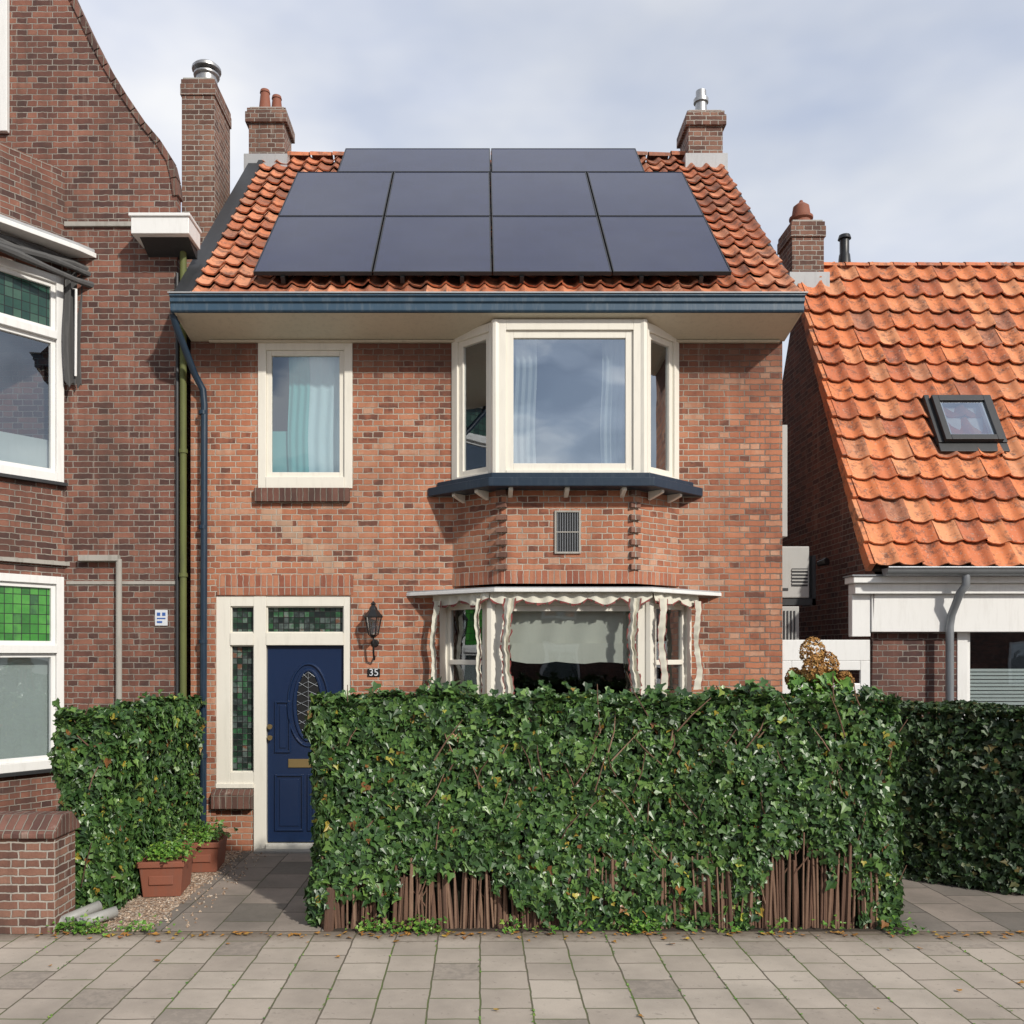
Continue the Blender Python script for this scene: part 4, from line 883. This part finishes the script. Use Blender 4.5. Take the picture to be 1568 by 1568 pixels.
while x<X(1345,yh):
    r=R.choice([0.009,0.011,0.014,0.02])*R.uniform(0.9,1.1); h=R.uniform(0.34,0.58)+0.16*(X(1170,yh)<x<X(1300,yh)); yy=yh-0.015+R.uniform(-0.02,0.02); tl=R.uniform(-0.035,0.035)
    if R.random()>0.05: pb_.tube([(x,yy,0),(x+tl*0.5,yy+R.uniform(-.008,.008),h*0.5),(x+tl,yy+R.uniform(-.012,.012),h)],[r,r*0.95,r*0.6],6)
    x+=r*R.uniform(1.4,2.1)
pb_.tube([(X(505,yh),yh-0.07,0.0),(X(505,yh)+0.02,yh-0.06,0.32)],0.04,8); pb_.done()
hedge('ivy_hedge',-3.42,-2.90,-2.25,-0.15,1.60,3300,0.064,'ivy',seed=8,amp=0.14)
def hedge_line(name,p,q,w,zt,seed):
    E=empty(name); R=random.Random(seed); P=[];Nn=[]; p=Vector((p[0],p[1],0)); q=Vector((q[0],q[1],0)); d=(q-p); L=d.length; d.normalize(); nn=Vector((d.y,-d.x,0))
    for _ in range(int(L*zt*2300)):
        a=R.uniform(0,L); z=R.uniform(0.03,zt); c=p+d*a; o=bumpf(c.x,c.y,z)*0.1-R.random()*0.12; P.append((c.x+nn.x*o,c.y+nn.y*o,z)); Nn.append((nn.x,nn.y,0.1))
    for _ in range(int(L*w*2300)):
        a=R.uniform(0,L); b_=R.uniform(0,w); c=p+d*a-nn*b_; P.append((c.x,c.y,zt+bumpf(c.x,c.y,zt)*0.08)); Nn.append((0,0,1))
    for _ in range(int(w*zt*2300)):
        b_=R.uniform(0,w); c=p-nn*b_; P.append((c.x-d.x*0.02,c.y,R.uniform(0.03,zt))); Nn.append((-d.x,-d.y,0))
    leafmesh('leaves',P,Nn,0.062,'ivydark',E)
    c=B('core','core',E); a=p+d*0.12-nn*0.12; e=q-nn*0.12; c.prism([(a.x,a.y),(e.x,e.y),(e.x-nn.x*(w-.2),e.y-nn.y*(w-.2)),(a.x-nn.x*(w-.2),a.y-nn.y*(w-.2))],0,zt-0.12); c.done()
hedge_line('hedge',(3.55,-0.95),(6.6,-3.3),0.6,1.60,21)

HY=empty('dried_hydrangea'); hy=-2.1; P=[];Nn=[]
R=random.Random(5)
heads=[(1246,1000,0.10),(1220,1040,0.07),(1270,1020,0.09),(1240,1028,0.09),(1300,1045,0.07),(1265,1048,0.07)]
stm=B('stems','bark',HY)
for (u,v,r) in heads:
    cx,cz=X(u,hy),Z(v,hy)
    cy=hy+R.uniform(-0.1,0.1); stm.tube([(cx+R.uniform(-.1,.1),cy+0.1,0.8),(cx,cy,cz)],0.006,5)
    for _ in range(520):
        a=rng.normal(0,1,3); a/=np.linalg.norm(a); k=1.0+(0.5 if a[2]>0.4 else 0)*a[2]*0.6; P.append((cx+a[0]*r,cy+a[1]*r,cz+a[2]*r*k)); Nn.append(tuple(a))
stm.done()
leafmesh('blooms',P,Nn,0.024,'petal',HY)
P=[];Nn=[]
for _ in range(90):
    P.append((X(R.uniform(1205,1290),hy),hy-0.12+R.uniform(-0.1,0.05),Z(R.uniform(1035,1075),hy))); Nn.append((0,-0.8,0.6))
leafmesh('leaves',P,Nn,0.075,'lightleaf',HY)

def planter(x0,x1,y0,y1,h,rot,seed,pl):
    E=empty('terracotta_planter'); cx,cy=(x0+x1)/2,(y0+y1)/2; MM=Matrix.Translation((cx,cy,0.016))@Matrix.Rotation(rot,4,'Z')
    b=B('trough','terra',E,bevel=0.006); b.M=MM; w,d_=(x1-x0)/2,(y1-y0)/2; k=0.84
    def ring(w1,d1,z): return [(-w1,-d1,z),(w1,-d1,z),(w1,d1,z),(-w1,d1,z)]
    vs=ring(w*k,d_*k,0)+ring(w*0.97,d_*0.97,h-0.05)+ring(w*1.05,d_*1.05,h-0.05)+ring(w*1.05,d_*1.05,h)+ring(w*0.92,d_*0.92,h)+ring(w*0.9,d_*0.9,h-0.04)
    fs=[(3,2,1,0)]
    for q in range(5):
        for i in range(4): fs.append((q*4+i,q*4+(i+1)%4,q*4+4+(i+1)%4,q*4+4+i))
    fs.append((20,21,22,23)); b.add(vs,fs)
    b.box(-w*0.55,w*0.55,-d_*0.955,-d_*0.9,h*0.35,h*0.6); b.done()
    R=random.Random(seed);P=[];Nn=[]
    for _ in range(pl):
        x=R.gauss(0,w*0.6);y=R.gauss(0,d_*0.55); z=h+abs(R.gauss(0,0.06)); p_=MM@Vector((x,y,z)); P.append(tuple(p_)); Nn.append((x*2,y*2-0.2,0.9))
    leafmesh('plant',P,Nn,0.035,'lightleaf',E,tipdown=0.1)
planter(-2.93,-2.56,-1.86,-1.35,0.31,0.12,1,520)
planter(-2.84,-2.50,-1.0,-0.5,0.29,0.1,2,450)
PL=empty('brick_pillar'); b=B('shaft','brick_ch',PL,bevel=0.008); b.box(-4.2,-3.17,-2.80,-2.45,0,0.72); b.done()
b=B('cap','brick_sill',PL,bevel=0.01); b.prismx([(-2.84,0.722),(-2.41,0.722),(-2.41,0.76),(-2.55,0.88),(-2.70,0.88),(-2.84,0.76)],-4.2,-3.15); b.done()
for (pa,pb2) in (((-3.22,-2.72,0.05),(-2.98,-2.45,0.12)),((-3.05,-2.70,0.05),(-2.83,-2.50,0.09))):
    E=B('drain_pipe','pvc',None,smooth=True); E.tube([pa,pb2],0.042,16,False); E.tube([pa,tuple(np.array(pa)*0.8+np.array(pb2)*0.2)],0.05,16,False)
    o=E.done(); md=o.modifiers.new('s','SOLIDIFY'); md.thickness=0.006
P=[];Nn=[];R=random.Random(9)
clus=[(X(u,-2.75),R.uniform(-2.8,-2.7),n_) for u,n_ in ((90,60),(120,90),(150,60),(200,30),(240,30),(590,50),(640,70),(665,50),(975,90),(1290,20),(1385,50),(1000,15),(780,25),(1110,20),(560,25),(830,15),(900,15),(1190,20))]
for (x,y,n_) in clus:
    for _ in range(n_): P.append((x+R.gauss(0,0.07),y+R.gauss(0,0.03),0.01+abs(R.gauss(0,0.05)))); Nn.append((R.uniform(-.5,.5),-0.4,0.9))
leafmesh('weeds',P,Nn,0.032,'lightleaf',None,tipdown=-0.2)
P=[];Nn=[]
for _ in range(230):
    if R.random()<0.8: P.append((R.uniform(-3.4,4.4),-2.76-abs(R.gauss(0,0.08)),0.012))
    else: P.append((R.uniform(-4,4.5),R.uniform(-6,-2.8),0.012))
    Nn.append((0,0,2.2))
leafmesh('fallen_leaves',P,Nn,0.038,'deadleaf',None,tipdown=0.0,jit=0.25)
P=[];Nn=[]
for _ in range(1100):
    k=R.randint(-14,14); x=k*0.31+R.gauss(0,0.006); y=R.uniform(-6.3,-2.8)
    if noise.noise(Vector((x*1.5,y*1.5,2)))<0.0: continue
    P.append((x,y,0.006)); Nn.append((0,-0.3,1))
leafmesh('joint_moss',P,Nn,0.014,'lightleaf',None,tipdown=-0.2)

# ================================================================== street behind camera (seen in reflections)
T=empty('terraced_houses')
b=B('walls','brick_l',T); b.box(-26,26,-34,-26,0,5.6); b.done()
b=B('roof','tile',T); b.prismx([(-25.7,5.6),(-34.3,5.6),(-30,8.6)],-26.2,26.2); b.done()
b=B('frames','white2',T); g=B('panes','glass',T); 
for k in range(-8,9):
    for z0 in (0.9,3.4):
        xx=k*3.1; b.box(xx-0.7,xx+0.7,-26.0,-25.95,z0,z0+1.6); g.quad((xx-0.6,-25.94,z0+0.1),(xx+0.6,-25.94,z0+0.1),(xx+0.6,-25.94,z0+1.5),(xx-0.6,-25.94,z0+1.5))
b.done(); g.done()

# ================================================================== recenters
bpy.context.view_layer.update()
for o in list(bpy.data.objects):
    if o.type=='MESH' and len(o.data.vertices):
        co=np.empty(len(o.data.vertices)*3); o.data.vertices.foreach_get('co',co); co=co.reshape(-1,3)
        c=Vector(((co[:,0].min()+co[:,0].max())/2,(co[:,1].min()+co[:,1].max())/2,co[:,2].min())) if o.parent is None else Vector(((co.min(0)+co.max(0))/2))
        o.data.transform(Matrix.Translation(-c)); o.location=c
bpy.context.view_layer.update()
for e in [o for o in bpy.data.objects if o.type=='EMPTY']:
    pts=[]
    for c in e.children: pts+= [c.matrix_world@Vector(k) for k in c.bound_box]
    if not pts: continue
    mn=[min(p[i] for p in pts) for i in range(3)]; mx_=[max(p[i] for p in pts) for i in range(3)]
    L_=Vector(((mn[0]+mx_[0])/2,(mn[1]+mx_[1])/2,mn[2])); e.location=L_
    for c in e.children: c.location=c.location-L_

# ================================================================== world, sun, camera
w=bpy.data.worlds.new('World'); scene.world=w; w.use_nodes=True; nt=w.node_tree; nt.nodes.clear()
el,az=math.radians(33),math.radians(36)
sky=nd(nt,'ShaderNodeTexSky'); sky.sky_type='NISHITA'; sky.sun_disc=False; sky.sun_elevation=el; sky.sun_rotation=math.pi-az
tc=nd(nt,'ShaderNodeTexCoord').outputs['Generated']
mp=nd(nt,'ShaderNodeMapping',{'Vector':tc,'Scale':(1.0,1.0,2.2),'Location':(0.3,0.1,0.55)}).outputs[0]
n1=noi(nt,mp,1.8,4,0.5)
fac=ramp(nt,n1,[(0.36,0.62),(0.50,0.82),(0.62,0.98)])
nz2=noi(nt,mp,3.2,4,0.55); nz3=noi(nt,mp,5.5,4,0.5)
cN=ramp(nt,nz2,[(0.35,(0.70,0.75,0.88)),(0.62,(0.94,0.95,0.98))])
cS=ramp(nt,nz3,[(0.42,(0.20,0.25,0.34)),(0.50,(0.42,0.48,0.58)),(0.58,(1.0,1.0,1.0))])
sy=nd(nt,'ShaderNodeSeparateXYZ',{0:tc}).outputs[1]
ccol=mix(nt,nd(nt,'ShaderNodeMapRange',{0:sy,1:-0.5,2:0.3}).outputs[0],cS,cN)
b1=nd(nt,'ShaderNodeBackground',{'Color':sky.outputs[0],'Strength':0.15})
b2=nd(nt,'ShaderNodeBackground',{'Color':ccol,'Strength':1.0})
ms=nd(nt,'ShaderNodeMixShader',{0:fac,1:b1.outputs[0],2:b2.outputs[0]})
out=nd(nt,'ShaderNodeOutputWorld'); nt.links.new(ms.outputs[0],out.inputs[0])
sd=bpy.data.lights.new('sun','SUN'); sd.energy=3.6; sd.angle=math.radians(2.0); sd.color=(1.0,0.94,0.85)
so_=bpy.data.objects.new('sun',sd); COL.objects.link(so_)
dirv=Vector((-math.sin(az)*math.cos(el),math.cos(az)*math.cos(el),-math.sin(el))); so_.rotation_euler=dirv.to_track_quat('-Z','Y').to_euler(); so_.location=(10,-15,12)
cd=bpy.data.cameras.new('camera'); cam=bpy.data.objects.new('camera',cd); COL.objects.link(cam)
cam.location=(0,-D0,2.1); cam.rotation_euler=(math.pi/2,0,0); cd.sensor_width=36; cd.lens=36*FP/1568; cd.shift_x=49/1568; cd.shift_y=216/1568; cd.clip_end=1500; cd.clip_start=0.05
scene.camera=cam
scene.view_settings.view_transform='Standard'; scene.view_settings.look='None'; scene.view_settings.exposure=0
